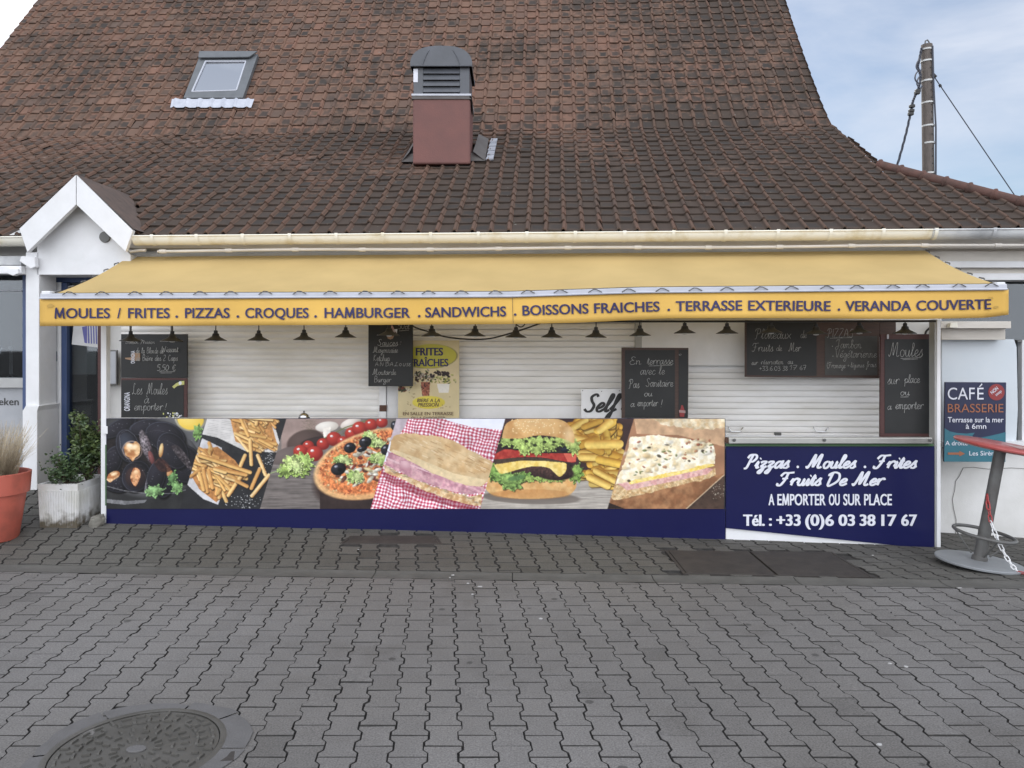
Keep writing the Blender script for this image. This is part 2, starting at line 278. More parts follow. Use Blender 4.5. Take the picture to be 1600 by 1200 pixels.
# ------------------------------------------------------------------ materials
M = dict(
 white=mat('white_render', (.74, .73, .71), .75, (.62, .61, .58), 2.2, bump=.15, bscale=90),
 whitepaint=mat('white_paint', (.78, .78, .79), .45, (.68, .68, .68), 3, bump=.03),
 cream=mat('cream_board', (.66, .62, .56), .6, (.56, .52, .46), 3, stretch=(1, 1, 4)),
 shutter=mat('shutter_slat', (.86, .85, .84), .42, (.70, .68, .64), 2.5, stretch=(.6, 1, 4)),
 gutter=mat('gutter_pvc', (.80, .77, .67), .38, (.62, .54, .36), 4.5, lo=.52, hi=.74),
 guttergrey=mat('gutter_zinc', (.62, .63, .63), .4, (.36, .37, .38), 2.5, lo=.45, hi=.7),
 awning=mat('awning_canvas', (.71, .515, .225), .85, (.61, .44, .19), 1.6, bump=.1, bscale=400, spec=.15),
 valance=mat('valance_canvas', (.74, .46, .115), .8, (.66, .41, .11), 2.2, bump=.1, bscale=400, spec=.15),
 navyink=mat('navy_ink', (.022, .018, .09), .6), alu=mat('aluminium', (.50, .51, .56), .4, (.44, .45, .49), 5, spec=.6),
 steel=mat('stainless', (.62, .61, .57), .32, (.5, .49, .46), 4, metal=.85), black=mat('black_metal', (.018, .017, .016), .45),
 board=mat('chalkboard', (.011, .012, .012), .55, (.02, .02, .02), 7, lo=.3, hi=.8), boardgrey=mat('dusty_chalkboard', (.05, .05, .05), .7, (.075, .075, .072), 8),
 chalk=mat('chalk', (.46, .46, .45), .9, (.24, .24, .23), 60, lo=.3, hi=.62), wood=mat('dark_wood', (.075, .04, .028), .55, (.045, .025, .02), 10, stretch=(1, 1, 12)),
 redwood=mat('red_brown_wood', (.085, .032, .028), .55, (.06, .022, .02), 9, stretch=(1, 1, 10)),
 navy=mat('navy_panel', (.008, .009, .058), .28, (.010, .012, .068), 1.2, coat=.12, spec=.3), print_white=mat('white_print', (.76, .77, .84), .5),
 green=mat('green_trim', (.05, .12, .045), .5), blue=mat('blue_frame', (.045, .075, .17), .4, (.06, .09, .19), 4), greypanel=mat('silver_panel', (.42, .43, .45), .35, (.36, .37, .39), 4, metal=.3),
 rust=mat('rust_patch', (.10, .055, .04), .9), dark=mat('dark_interior', (.055, .053, .05), .9, (.035, .033, .03), 3), lightgrey=mat('light_grey_frame', (.42, .42, .41), .5),
 pot=mat('terracotta_pot', (.50, .12, .082), .55, (.38, .10, .07), 7, bump=.06, bscale=40, lo=.45), soil=mat('soil', (.05, .04, .03), .95, bump=.6, bscale=80),
 planter=mat('planter_plastic', (.72, .72, .73), .5, (.60, .59, .55), 5), leaf=mat('box_leaf', (.085, .135, .05), .5, (.035, .062, .028), 16, island=.45, lo=.4, hi=.6),
 leaf2=mat('laurel_leaf', (.11, .15, .045), .42, (.04, .068, .028), 14, island=.45, lo=.4, hi=.6), stem=mat('stem', (.10, .075, .05), .8), drygrass=mat('dry_grass', (.50, .42, .30), .9, (.36, .29, .2), 20, island=.3),
 rock=mat('rock', (.24, .23, .20), .9, (.14, .13, .11), 9, bump=.6, bscale=25), tabletop=mat('red_tabletop', (.34, .06, .055), .3, (.42, .11, .10), 5, spec=.6), tabmetal=mat('grey_painted_steel', (.12, .12, .115), .4, (.09, .085, .08), 8),
 basegrey=mat('grey_base', (.27, .28, .29), .5, (.22, .23, .24), 5), redplastic=mat('red_plastic', (.42, .06, .06), .45), whiteplastic=mat('white_plastic', (.8, .8, .8), .4),
 zinc=mat('lead_flashing', (.48, .50, .55), .45, (.33, .34, .37), 12, metal=.2), brickred=mat('red_chimney_render', (.19, .086, .074), .8, (.155, .076, .068), 3, bump=.2, bscale=60),
 cowl=mat('grey_cowl_metal', (.095, .10, .115), .42, (.075, .08, .09), 5, spec=.5), flash=mat('flashing_dark', (.12, .11, .105), .7, (.09, .08, .075), 6), skyframe=mat('skylight_frame', (.13, .138, .145), .45, (.10, .107, .113), 6),
 pole=mat('weathered_pole', (.15, .125, .11), .85, (.10, .085, .075), 14, stretch=(4, 4, .6), bump=.3), wire=mat('cable_sheath', (.055, .06, .08), .6), bandm=mat('steel_band', (.62, .62, .60), .4),
 iron=mat('cast_iron', (.088, .083, .074), .5, (.062, .058, .050), 5, metal=.15, bump=.08, bscale=60), rustplate=mat('rusty_steel_plate', (.034, .029, .026), .75, (.052, .044, .038), 9, bump=.3, bscale=60),
 concrete=mat('concrete_collar', (.132, .126, .124), .85, (.108, .103, .10), 7, bump=.35, bscale=120), channel=mat('channel_concrete', (.115, .11, .10), .9, (.082, .078, .07), 5, bump=.4, bscale=120),
 joint=mat('joint_sand', (.052, .048, .045), .95, (.025, .024, .022), 20, bump=.4, bscale=100), litter=mat('litter_paper', (.45, .44, .43), .8), paper=mat('notice_paper', (.66, .66, .66), .6), violet=mat('violet_print', (.13, .13, .36), .5),
 poster=mat('poster_cream', (.62, .52, .33), .5), icepanel=mat('pale_blue_reflection', (.66, .70, .73), .4, (.60, .65, .69), 2), sea=mat('teal_print', (.035, .16, .21), .4), signnavy=mat('sign_navy', (.018, .022, .065), .4), orange=mat('orange_print', (.36, .13, .06), .45),
 redprint=mat('red_print', (.28, .035, .035), .45), limeprint=mat('lime_print', (.58, .58, .20), .5), brass=mat('chrome', (.6, .6, .6), .15, metal=1), crack=mat('crack', (.12, .11, .10), .9), brown=mat('brown_print', (.15, .095, .05), .6), bulb=mat('white_bulb', (.75, .74, .70), .25), skin=mat('tan_print', (.36, .23, .14), .6), pinkp=mat('pink_print', (.40, .25, .24), .6),
)
def tile_material():
    m = bpy.data.materials.new('clay_pantile'); m.use_nodes = True; nt = m.node_tree; L = nt.links; b = nt.nodes['Principled BSDF']
    N = nt.nodes.new
    tc = N('ShaderNodeTexCoord'); g = N('ShaderNodeNewGeometry')
    rp = N('ShaderNodeValToRGB'); els = rp.color_ramp.elements
    els[0].position = 0; els[0].color = (0.176, 0.110, 0.080, 1); els[1].position = 1; els[1].color = (0.138, 0.091, 0.070, 1)
    for p, c in ((.25, (0.198, 0.119, 0.086, 1)), (.5, (0.165, 0.105, 0.078, 1)), (.72, (0.211, 0.119, 0.086, 1)), (.9, (0.130, 0.092, 0.074, 1))):
        e = els.new(p); e.color = c
    L.new(g.outputs['Random Per Island'], rp.inputs['Fac'])
    n1 = N('ShaderNodeTexNoise'); n1.inputs['Scale'].default_value = 9; n1.inputs['Detail'].default_value = 8; n1.inputs['Roughness'].default_value = .7; L.new(tc.outputs['Object'], n1.inputs['Vector'])
    n2 = N('ShaderNodeTexNoise'); n2.inputs['Scale'].default_value = .75; n2.inputs['Detail'].default_value = 3; L.new(tc.outputs['Object'], n2.inputs['Vector'])
    # grime: strongest on the shallow lower courses where moss settles, patchy everywhere
    sx = N('ShaderNodeSeparateXYZ'); L.new(tc.outputs['Object'], sx.inputs[0])
    hr = N('ShaderNodeMapRange'); hr.inputs['From Min'].default_value = 2.6; hr.inputs['From Max'].default_value = 5.0; hr.inputs['To Min'].default_value = .30; hr.inputs['To Max'].default_value = -.06; L.new(sx.outputs['Z'], hr.inputs['Value'])
    xr = N('ShaderNodeMapRange'); xr.inputs['From Min'].default_value = -1; xr.inputs['From Max'].default_value = 4; xr.inputs['To Min'].default_value = -.03; xr.inputs['To Max'].default_value = .10; L.new(sx.outputs['X'], xr.inputs['Value'])
    a1 = N('ShaderNodeMath'); a1.operation = 'ADD'; L.new(n1.outputs['Fac'], a1.inputs[0]); L.new(hr.outputs['Result'], a1.inputs[1])
    a2 = N('ShaderNodeMath'); a2.operation = 'ADD'; L.new(a1.outputs[0], a2.inputs[0]); L.new(xr.outputs['Result'], a2.inputs[1])
    a3 = N('ShaderNodeMath'); a3.operation = 'MULTIPLY_ADD'; L.new(n2.outputs['Fac'], a3.inputs[0]); a3.inputs[1].default_value = .8; L.new(a2.outputs[0], a3.inputs[2])
    gr = N('ShaderNodeValToRGB'); gr.color_ramp.elements[0].position = .80; gr.color_ramp.elements[1].position = 1.14; L.new(a3.outputs[0], gr.inputs['Fac'])
    mx = N('ShaderNodeMix'); mx.data_type = 'RGBA'; L.new(gr.outputs['Color'], mx.inputs['Factor']); L.new(rp.outputs['Color'], mx.inputs['A']); mx.inputs['B'].default_value = (.074, .055, .044, 1)
    # each tile's pan carries its own patch of dark algae
    sv = N('ShaderNodeSeparateXYZ'); L.new(tc.outputs['UV'], sv.inputs[0])
    def tri(o, c, w):
        a = N('ShaderNodeMath'); a.operation = 'SUBTRACT'; L.new(o, a.inputs[0]); a.inputs[1].default_value = c
        q = N('ShaderNodeMath'); q.operation = 'ABSOLUTE'; L.new(a.outputs[0], q.inputs[0]); e = N('ShaderNodeMath'); e.operation = 'MULTIPLY_ADD'; L.new(q.outputs[0], e.inputs[0]); e.inputs[1].default_value = -1/w; e.inputs[2].default_value = 1; return e.outputs[0]
    rl_ = N('ShaderNodeMapRange'); rl_.inputs['From Min'].default_value = .70; rl_.inputs['From Max'].default_value = .80; rl_.inputs['To Min'].default_value = 1.0; rl_.inputs['To Max'].default_value = .45; L.new(sv.outputs['X'], rl_.inputs['Value'])
    gm = N('ShaderNodeMath'); gm.operation = 'MULTIPLY'; L.new(gr.outputs['Color'], gm.inputs[0]); L.new(rl_.outputs['Result'], gm.inputs[1]); L.new(gm.outputs[0], mx.inputs['Factor'])
    mn = N('ShaderNodeMath'); mn.operation = 'MINIMUM'; L.new(tri(sv.outputs['X'], .36, .42), mn.inputs[0]); L.new(tri(sv.outputs['Y'], .46, .5), mn.inputs[1])
    wr = N('ShaderNodeTexWhiteNoise'); wr.noise_dimensions = '1D'; L.new(g.outputs['Random Per Island'], wr.inputs['W'])
    ad = N('ShaderNodeMath'); ad.operation = 'MULTIPLY_ADD'; L.new(n1.outputs['Fac'], ad.inputs[0]); ad.inputs[1].default_value = 1.3; L.new(mn.outputs[0], ad.inputs[2])
    pr_ = N('ShaderNodeMapRange'); pr_.inputs['From Min'].default_value = .78; pr_.inputs['From Max'].default_value = 1.15; L.new(ad.outputs[0], pr_.inputs['Value'])
    am = N('ShaderNodeMath'); am.operation = 'MULTIPLY'; L.new(pr_.outputs['Result'], am.inputs[0]); L.new(wr.outputs['Value'], am.inputs[1])
    mp_ = N('ShaderNodeMix'); mp_.data_type = 'RGBA'; L.new(am.outputs[0], mp_.inputs['Factor']); L.new(mx.outputs['Result'], mp_.inputs['A']); mp_.inputs['B'].default_value = (.050, .044, .040, 1); mx = mp_
    # moss and pale lichen spots
    n3 = N('ShaderNodeTexNoise'); n3.inputs['Scale'].default_value = 5; n3.inputs['Detail'].default_value = 10; n3.inputs['Roughness'].default_value = .75; L.new(tc.outputs['Object'], n3.inputs['Vector'])
    mr = N('ShaderNodeValToRGB'); mr.color_ramp.elements[0].position = .62; mr.color_ramp.elements[1].position = .72; L.new(n3.outputs['Fac'], mr.inputs['Fac'])
    m2 = N('ShaderNodeMix'); m2.data_type = 'RGBA'; L.new(mr.outputs['Color'], m2.inputs['Factor']); L.new(mx.outputs['Result'], m2.inputs['A']); m2.inputs['B'].default_value = (.075, .070, .036, 1)
    vo = N('ShaderNodeTexVoronoi'); vo.inputs['Scale'].default_value = 7; L.new(tc.outputs['Object'], vo.inputs['Vector'])
    nv = N('ShaderNodeMath'); nv.operation = 'MULTIPLY_ADD'; L.new(n1.outputs['Fac'], nv.inputs[0]); nv.inputs[1].default_value = .22; L.new(vo.outputs['Distance'], nv.inputs[2])
    lr = N('ShaderNodeValToRGB'); lr.color_ramp.elements[0].position = .145; lr.color_ramp.elements[0].color = (1, 1, 1, 1); lr.color_ramp.elements[1].position = .185; lr.color_ramp.elements[1].color = (0, 0, 0, 1); L.new(nv.outputs[0], lr.inputs['Fac'])
    m3 = N('ShaderNodeMix'); m3.data_type = 'RGBA'; L.new(lr.outputs['Color'], m3.inputs['Factor']); L.new(m2.outputs['Result'], m3.inputs['A']); m3.inputs['B'].default_value = (.20, .19, .165, 1)
    L.new(m3.outputs['Result'], b.inputs['Base Color']); b.inputs['Roughness'].default_value = .9; b.inputs['Specular IOR Level'].default_value = .18
    bp = N('ShaderNodeBump'); bp.inputs['Strength'].default_value = .5; bp.inputs['Distance'].default_value = .008; L.new(n3.outputs['Fac'], bp.inputs['Height']); L.new(bp.outputs['Normal'], b.inputs['Normal'])
    return m
def paver_material(name, c1, c2, c3):
    m = bpy.data.materials.new(name); m.use_nodes = True; nt = m.node_tree; L = nt.links; b = nt.nodes['Principled BSDF']; N = nt.nodes.new
    tc = N('ShaderNodeTexCoord'); g = N('ShaderNodeNewGeometry')
    rp = N('ShaderNodeValToRGB'); rp.color_ramp.elements[0].color = c1+(1,); rp.color_ramp.elements[1].color = c2+(1,); L.new(g.outputs['Random Per Island'], rp.inputs['Fac'])
    n1 = N('ShaderNodeTexNoise'); n1.inputs['Scale'].default_value = 1.1; n1.inputs['Detail'].default_value = 6; L.new(tc.outputs['Object'], n1.inputs['Vector'])
    r1 = N('ShaderNodeValToRGB'); r1.color_ramp.elements[0].position = .42; r1.color_ramp.elements[1].position = .75; L.new(n1.outputs['Fac'], r1.inputs['Fac'])
    mx = N('ShaderNodeMix'); mx.data_type = 'RGBA'; L.new(r1.outputs['Color'], mx.inputs['Factor']); L.new(rp.outputs['Color'], mx.inputs['A']); mx.inputs['B'].default_value = c3+(1,)
    n2 = N('ShaderNodeTexNoise'); n2.inputs['Scale'].default_value = 135; n2.inputs['Detail'].default_value = 3; L.new(tc.outputs['Object'], n2.inputs['Vector'])
    r2 = N('ShaderNodeValToRGB'); r2.color_ramp.elements[0].position = .25; r2.color_ramp.elements[0].color = (.60, .60, .60, 1); r2.color_ramp.elements[1].position = .78; r2.color_ramp.elements[1].color = (1.5, 1.5, 1.5, 1); L.new(n2.outputs['Fac'], r2.inputs['Fac'])
    m2 = N('ShaderNodeMix'); m2.data_type = 'RGBA'; m2.blend_type = 'MULTIPLY'; m2.inputs['Factor'].default_value = 1; L.new(mx.outputs['Result'], m2.inputs['A']); L.new(r2.outputs['Color'], m2.inputs['B'])
    # trodden gum and oil spots, and drifts of grime
    vo = N('ShaderNodeTexVoronoi'); vo.inputs['Scale'].default_value = 3.1; L.new(tc.outputs['Object'], vo.inputs['Vector']); r3 = N('ShaderNodeValToRGB'); r3.color_ramp.elements[0].position = .055; r3.color_ramp.elements[0].color = (.5, .5, .5, 1); r3.color_ramp.elements[1].position = .075; r3.color_ramp.elements[1].color = (1, 1, 1, 1); L.new(vo.outputs['Distance'], r3.inputs['Fac'])
    n4 = N('ShaderNodeTexNoise'); n4.inputs['Scale'].default_value = .55; n4.inputs['Detail'].default_value = 9; n4.inputs['Roughness'].default_value = .7; L.new(tc.outputs['Object'], n4.inputs['Vector']); r4 = N('ShaderNodeValToRGB'); r4.color_ramp.elements[0].position = .36; r4.color_ramp.elements[0].color = (.72, .70, .67, 1); r4.color_ramp.elements[1].position = .58; r4.color_ramp.elements[1].color = (1.16, 1.16, 1.16, 1); L.new(n4.outputs['Fac'], r4.inputs['Fac'])
    for o_ in (r3, r4):
        m4 = N('ShaderNodeMix'); m4.data_type = 'RGBA'; m4.blend_type = 'MULTIPLY'; m4.inputs['Factor'].default_value = 1; L.new(m2.outputs['Result'], m4.inputs['A']); L.new(o_.outputs['Color'], m4.inputs['B']); m2 = m4
    e = rp.color_ramp.elements.new(.94); e.color = c2+(1,); rp.color_ramp.elements[-1].color = tuple(x*.72 for x in c1)+(1,)
    L.new(m2.outputs['Result'], b.inputs['Base Color']); b.inputs['Roughness'].default_value = .72; b.inputs['Specular IOR Level'].default_value = .4
    bp = N('ShaderNodeBump'); bp.inputs['Strength'].default_value = .35; bp.inputs['Distance'].default_value = .004; L.new(n2.outputs['Fac'], bp.inputs['Height']); L.new(bp.outputs['Normal'], b.inputs['Normal'])
    return m
def glass_material(name, tint, refl):
    m = bpy.data.materials.new(name); m.use_nodes = True; nt = m.node_tree; L = nt.links; nt.nodes.clear(); N = nt.nodes.new
    out = N('ShaderNodeOutputMaterial'); tr = N('ShaderNodeBsdfTransparent'); gl = N('ShaderNodeBsdfGlossy'); mx = N('ShaderNodeMixShader'); fr = N('ShaderNodeFresnel'); fr.inputs['IOR'].default_value = 1.5
    ad = N('ShaderNodeMath'); ad.operation = 'ADD'; ad.inputs[1].default_value = refl; ad.use_clamp = True; L.new(fr.outputs[0], ad.inputs[0])
    tr.inputs['Color'].default_value = tint+(1,); gl.inputs['Roughness'].default_value = .02; gl.inputs['Color'].default_value = (.9, .92, .95, 1)
    L.new(ad.outputs[0], mx.inputs[0]); L.new(tr.outputs[0], mx.inputs[1]); L.new(gl.outputs[0], mx.inputs[2]); L.new(mx.outputs[0], out.inputs['Surface']); return m
def photo_material():
    m = bpy.data.materials.new('printed_photo'); m.use_nodes = True; nt = m.node_tree; b = nt.nodes['Principled BSDF']
    a = nt.nodes.new('ShaderNodeVertexColor'); a.layer_name = 'ink'; nt.links.new(a.outputs['Color'], b.inputs['Base Color'])
    b.inputs['Roughness'].default_value = .4; b.inputs['Specular IOR Level'].default_value = .35; return m
def translucent(m, f, c):                      # woven cloth lets some daylight through
    nt = m.node_tree; b = nt.nodes['Principled BSDF']; o = nt.nodes['Material Output']; t = nt.nodes.new('ShaderNodeBsdfTranslucent'); t.inputs['Color'].default_value = c+(1,); x = nt.nodes.new('ShaderNodeMixShader'); x.inputs[0].default_value = f
    nt.links.new(b.outputs[0], x.inputs[1]); nt.links.new(t.outputs[0], x.inputs[2]); nt.links.new(x.outputs[0], o.inputs['Surface'])
translucent(M['awning'], .28, (.85, .66, .34))
TILE = tile_material(); GLASS = glass_material('window_glass', (.62, .65, .66), .03); GLASS2 = glass_material('skylight_glass', (.2, .22, .25), .55); PHOTO = photo_material()
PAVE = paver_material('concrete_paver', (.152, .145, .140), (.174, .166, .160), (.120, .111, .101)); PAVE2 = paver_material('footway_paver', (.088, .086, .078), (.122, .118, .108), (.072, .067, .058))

# ------------------------------------------------------------------ ground
def ground():
    xs = [-200, -60, -20]+list(np.linspace(-12, 12, 60))+[20, 60, 200]; yv = [-200, -60, -20, -8]+list(np.linspace(-6, 9.5, 60))+[14, 40, 120, 300]
    v = [(x, y, gz(x, y)-.013) for y in yv for x in xs]; n = len(xs)
    f = [(j*n+i, j*n+i+1, (j+1)*n+i+1, (j+1)*n+i) for j in range(len(yv)-1) for i in range(n-1)]
    tag(MB().add(v, f).build('ground', M['joint'], smooth=True), kind='structure')
ground()
MH = onground(213, 1171); MHR = .335
DR1 = [onground(*p) for p in ((1045, 861), (1296, 863), (1358, 901), (1073, 896))]
DR2 = [onground(*p) for p in ((552, 838), (677, 838), (686, 850), (537, 849))]
def inpoly(x, y, q, grow=0):
    c = sum((Vector(p) for p in q), Vector())/len(q); s = False; n = len(q)
    pts = [(p.x+(p.x-c.x)*grow, p.y+(p.y-c.y)*grow) for p in q]
    for i in range(n):
        (x1, y1), (x2, y2) = pts[i], pts[(i+1) % n]
        if (y1 > y) != (y2 > y) and x < (x2-x1)*(y-y1)/(y2-y1)+x1: s = not s
    return s
def pavers(name, m, x0, x1, y0, y1, shear, lo, hi, Wd, Ld, gx, gy, skip, chamf=.004):
    mb = MB(); mi = []; d = .019; side = [(-.5, 1), (-.32, 1), (-.19, -1), (.19, -1), (.32, 1), (.5, 1)]
    ncol = int((x1-x0)/Wd)+1; nrow = int((y1-y0)/Ld)+2
    for i in range(-8, ncol+8):
        for j in range(nrow):
            cy = y0+(j+(.5 if i % 2 else 0))*Ld; cx = x0+i*Wd
            wx = cx+shear*(cy-5.5)
            if wx < x0 or wx > x1 or skip(wx, cy): continue
            if cy+Ld/2 < lo(wx)+.012 or cy-Ld/2 > hi(wx)-.012: continue
            dz = random.gauss(0, .0010); tx, ty = random.gauss(0, .006), random.gauss(0, .006); jx = random.gauss(0, .0012)
            def loop(inx, iny, z):
                R_ = [(Wd/2+s*d/2*1.0-inx, v*Ld-(iny if v > .4 else -iny if v < -.4 else 0)) for v, s in side]
                Lf = [(-a, b) for a, b in reversed(R_)]
                o = []
                for a, b in R_+Lf:
                    y = cy+b; x = cx+a+jx+shear*(y-5.5); y = max(min(y, hi(x)), lo(x))
                    o.append((x, y, gz(x, y)+z+dz+a*tx+b*ty))
                return o
            a = loop(gx+chamf, gy+chamf, 0); b = loop(gx, gy, -chamf); c = loop(gx, gy, -.03); n = 12
            mi += [0]+[1]*(2*n); mb.add(a+b+c, [tuple(range(n))]+[(q, n+q, n+(q+1) % n, (q+1) % n) for q in range(n)]+[(n+q, 2*n+q, 2*n+(q+1) % n, n+(q+1) % n) for q in range(n)])
    mb.mi = mi; mb.m2 = M['joint']; return tag(mb.build(name, m), kind='structure')
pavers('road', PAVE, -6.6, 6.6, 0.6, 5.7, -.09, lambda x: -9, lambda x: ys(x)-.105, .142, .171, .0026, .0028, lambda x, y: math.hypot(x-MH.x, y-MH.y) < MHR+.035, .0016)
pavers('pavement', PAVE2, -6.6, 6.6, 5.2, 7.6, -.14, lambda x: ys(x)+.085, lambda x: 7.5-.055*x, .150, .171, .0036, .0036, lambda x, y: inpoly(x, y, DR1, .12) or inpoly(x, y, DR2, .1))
def strip():
    mb = MB(); xs = np.linspace(-12, 12, 121)
    for a, b in zip(xs[:-1], xs[1:]):
        g = .0015
        if int((a+12)/.2) % 5 == 0: a += .006
        v = []
        for x in (a, b):
            for off, z in ((-.098, -.001), (-.03, -.008), (.03, -.008), (.078, .0)): v.append((x, ys(x)+off, gz(x, ys(x)+off)+z+.001))
        mb.add(v, [(i, 4+i, 5+i, 1+i) for i in range(3)])
    tag(mb.build('gutter_channel', M['channel']), kind='structure')
strip()
# round manhole with its frame and concrete surround
mh = thing('manhole_cover', 'round cast iron manhole cover with raised pattern, cut into grey road pavers', 'manhole cover', MH)
def manhole():
    mb = MB(); n = 40; vo = []; vi = []
    for i in range(n):
        a = 2*math.pi*i/n; r = MHR+.088+.028*math.sin(3*a+1)+random.uniform(-.012, .012)
        vo.append((MH.x+r*math.cos(a), MH.y+r*math.sin(a), .0035)); vi.append((MH.x+(MHR+.012)*math.cos(a), MH.y+(MHR+.012)*math.sin(a), .0045))
    for a0, a1, ex in ((0, 5, 1.), (5, 9, 1.35), (9, 15, .7), (15, 21, .9), (21, 27, 1.2), (27, 33, .6), (33, 40, 1.1)):
        pm = MB(); ids = range(a0, a1+1); cc = Vector((MH.x, MH.y, 0)); k = a1-a0+1
        sq = lambda p, i: (cc+(Vector(p)-cc)*(1+(ex-1)*.11)) if p[2] < .004 else Vector(p)
        O = [sq(vo[i % n], i) for i in ids]; I = [Vector(vi[i % n]) for i in ids]
        O[0] = O[0].lerp(O[1], .08); O[-1] = O[-1].lerp(O[-2], .08); I[0] = I[0].lerp(I[1], .08); I[-1] = I[-1].lerp(I[-2], .08)
        pm.add(O+I, [(i, i+1, k+i+1, k+i) for i in range(k-1)]).build('surround', M['concrete'], mh)
    MB().lathe([(MHR-.014, -.02), (MHR-.014, .004), (MHR, .0065), (MHR+.014, .004), (MHR+.016, -.02)], MH, 72).build('frame', M['iron'], mh, smooth=True)
    lid = MB().lathe([(MHR-.018, -.02), (MHR-.018, .0), (0.0, .0)], MH, 64).build('lid', M['iron'], mh)
    pb = MB()
    def bar(r, a, w, l, rad, h=.008):
        w *= 1.25; l *= 1.35
        c = Vector((MH.x+r*math.cos(a), MH.y+r*math.sin(a), 0)); e = Vector((math.cos(a), math.sin(a), 0)); t = Vector((-e.y, e.x, 0))
        if not rad: e, t = t, e
        p = [c-e*l/2-t*w/2, c+e*l/2-t*w/2, c+e*l/2+t*w/2, c-e*l/2+t*w/2]
        q = [c+(x-c)*.8+Vector((0, 0, h)) for x in p]
        pb.add(p+q, [(4, 5, 6, 7)]+[(i, (i+1) % 4, 4+(i+1) % 4, 4+i) for i in range(4)])
    for k in range(16): bar(.085, k*math.pi/8, .008, .024, True)
    for k in range(16): bar(.14, (k+.5)*math.pi/8, .009, .026, k % 2)
    for k in range(24): bar(.185, k*math.pi/12, .009, .026, True)
    for k in range(26):
        if k % 5: bar(.232, k*math.pi/13, .010, .030, False)
    for k in range(26): bar(.254, (k+.5)*math.pi/13, .010, .024, True)
    for k in range(32):
        bar(.292, k*math.pi/16, .010, .030, k % 4 == 0)
    pb.build('raised_pattern', M['iron'], lid)
    MB().lathe([(.036, 0), (.036, .004), (.030, .006), (0, .006)], MH+Vector((0, 0, .0003)), 28, Matrix.Diagonal((1.1, .8, 1))).build('hub', M['concrete'], lid)
    c = Vector((MH.x+MHR+.045, MH.y-.06, .004))
    MB().prism([c+Vector(p) for p in ((-.035, -.04, 0), (.05, -.03, 0), (.03, .04, 0), (-.03, .03, 0))], (0, 0, -.02)).build('lifting_hole', M['rustplate'], mh)
manhole()
def plate(q, name, label, m, split):
    t = thing(name, label, 'drain cover', sum(q, Vector())/4)
    u = Vector((0, 0, 1))
    def sub(a, b):
        A = q[0].lerp(q[1], a); B = q[0].lerp(q[1], b); C = q[3].lerp(q[2], b); Dd = q[3].lerp(q[2], a)
        return [A, B, C, Dd]
    for a, b in split: MB().prism([p+u*.004 for p in sub(a, b)], (0, 0, -.03)).build('plate', m, t, bevel=.003)
    fr = MB(); cc = sum(q, Vector())/4
    o = [p+(p-cc).normalized()*.03 for p in q]; i_ = [p+(p-cc).normalized()*.006 for p in q]
    for k in range(4):
        fr.prism([o[k]+u*.002, o[(k+1) % 4]+u*.002, i_[(k+1) % 4]+u*.002, i_[k]+u*.002], (0, 0, -.03))
    fr.build('frame', M['rustplate'], t); return t
plate(DR1, 'drain_cover', 'wide two-plate rusty steel hatch in the pavement below the blue price panel', M['rustplate'], ((.0, .49), (.505, 1)))
plate(DR2, 'drain_cover', 'small dark steel hatch in the pavement against the foot of the food photo banner', M['rustplate'], ((0, 1),))
for i in range(16):
    px, py = random.choice([(703, 902), (708, 898), (731, 911), (750, 916), (845, 966), (1500, 918), (1364, 867), (1226, 878), (1390, 1036), (1415, 1040), (1375, 1163), (140, 912), (845, 1017), (560, 858), (1078, 880), (1150, 884)]) if i > 15 else [(703, 902), (708, 898), (731, 911), (750, 916), (845, 966), (1500, 918), (1364, 867), (1226, 878), (1390, 1036), (1415, 1041), (1375, 1163), (140, 912), (738, 928), (560, 858), (1078, 880), (1150, 884)][i]
    c = onground(px, py, .0045); n = 7; s_ = random.uniform(.006, .014)
    pts = [c+Vector((s_*1.3*math.cos(a)*random.uniform(.6, 1.2), s_*math.sin(a)*random.uniform(.5, 1.1), 0)) for a in [2*math.pi*k/n for k in range(n)]]
    tag(MB().prism(pts, (0, 0, -.004)).build('litter_scrap', M['litter']), 'small pale scrap of litter lying on the grey paving', 'litter', 'scraps of litter on the paving')
# ------------------------------------------------------------------ the house
KY = .055; AN = math.atan(KY); RU = Vector((math.cos(AN), -math.sin(AN), 0)); RV = Vector((math.sin(AN), math.cos(AN), 0))
EAVE = Vector((0, 7.15, 2.71)); RW, RL = .169, .177; S1, S2 = RL*18, RL*30
A1, A2 = R(32), R(53)
UP1 = RV*math.cos(A1)+Vector((0, 0, math.sin(A1))); UP2 = RV*math.cos(A2)+Vector((0, 0, math.sin(A2)))
N1 = RU.cross(UP1).normalized(); N2 = RU.cross(UP2).normalized(); KINK = EAVE+UP1*S1
def hit(px, py, upper):
    o, n, up = (KINK, N2, UP2) if upper else (EAVE, N1, UP1); c = Vector((0, 0, CH)); d = Vector(((px-800)/FPX, 1, (HZ-py)/FPX))
    p = c+d*((o-c).dot(n)/d.dot(n)); return (p-o).dot(RU), (p-o).dot(up)
def rp(u, v, upper, h=0.0):
    return (KINK+RU*u+UP2*v+N2*h) if upper else (EAVE+RU*u+UP1*v+N1*h)
def edge(a, b, upper):
    (u0, v0), (u1, v1) = hit(*a, upper), hit(*b, upper); s = (u1-u0)/(v1-v0); return lambda v: u0+(v-v0)*s
def curve(pts, upper):
    q = sorted((hit(x, y, upper)[1], hit(x, y, upper)[0]) for x, y in pts)
    def f(v):
        i = max(0, min(len(q)-2, sum(1 for a in q if a[0] <= v)-1)); (v0, u0), (v1, u1) = q[i], q[i+1]; return u0+(u1-u0)*(v-v0)/(v1-v0)
    return f
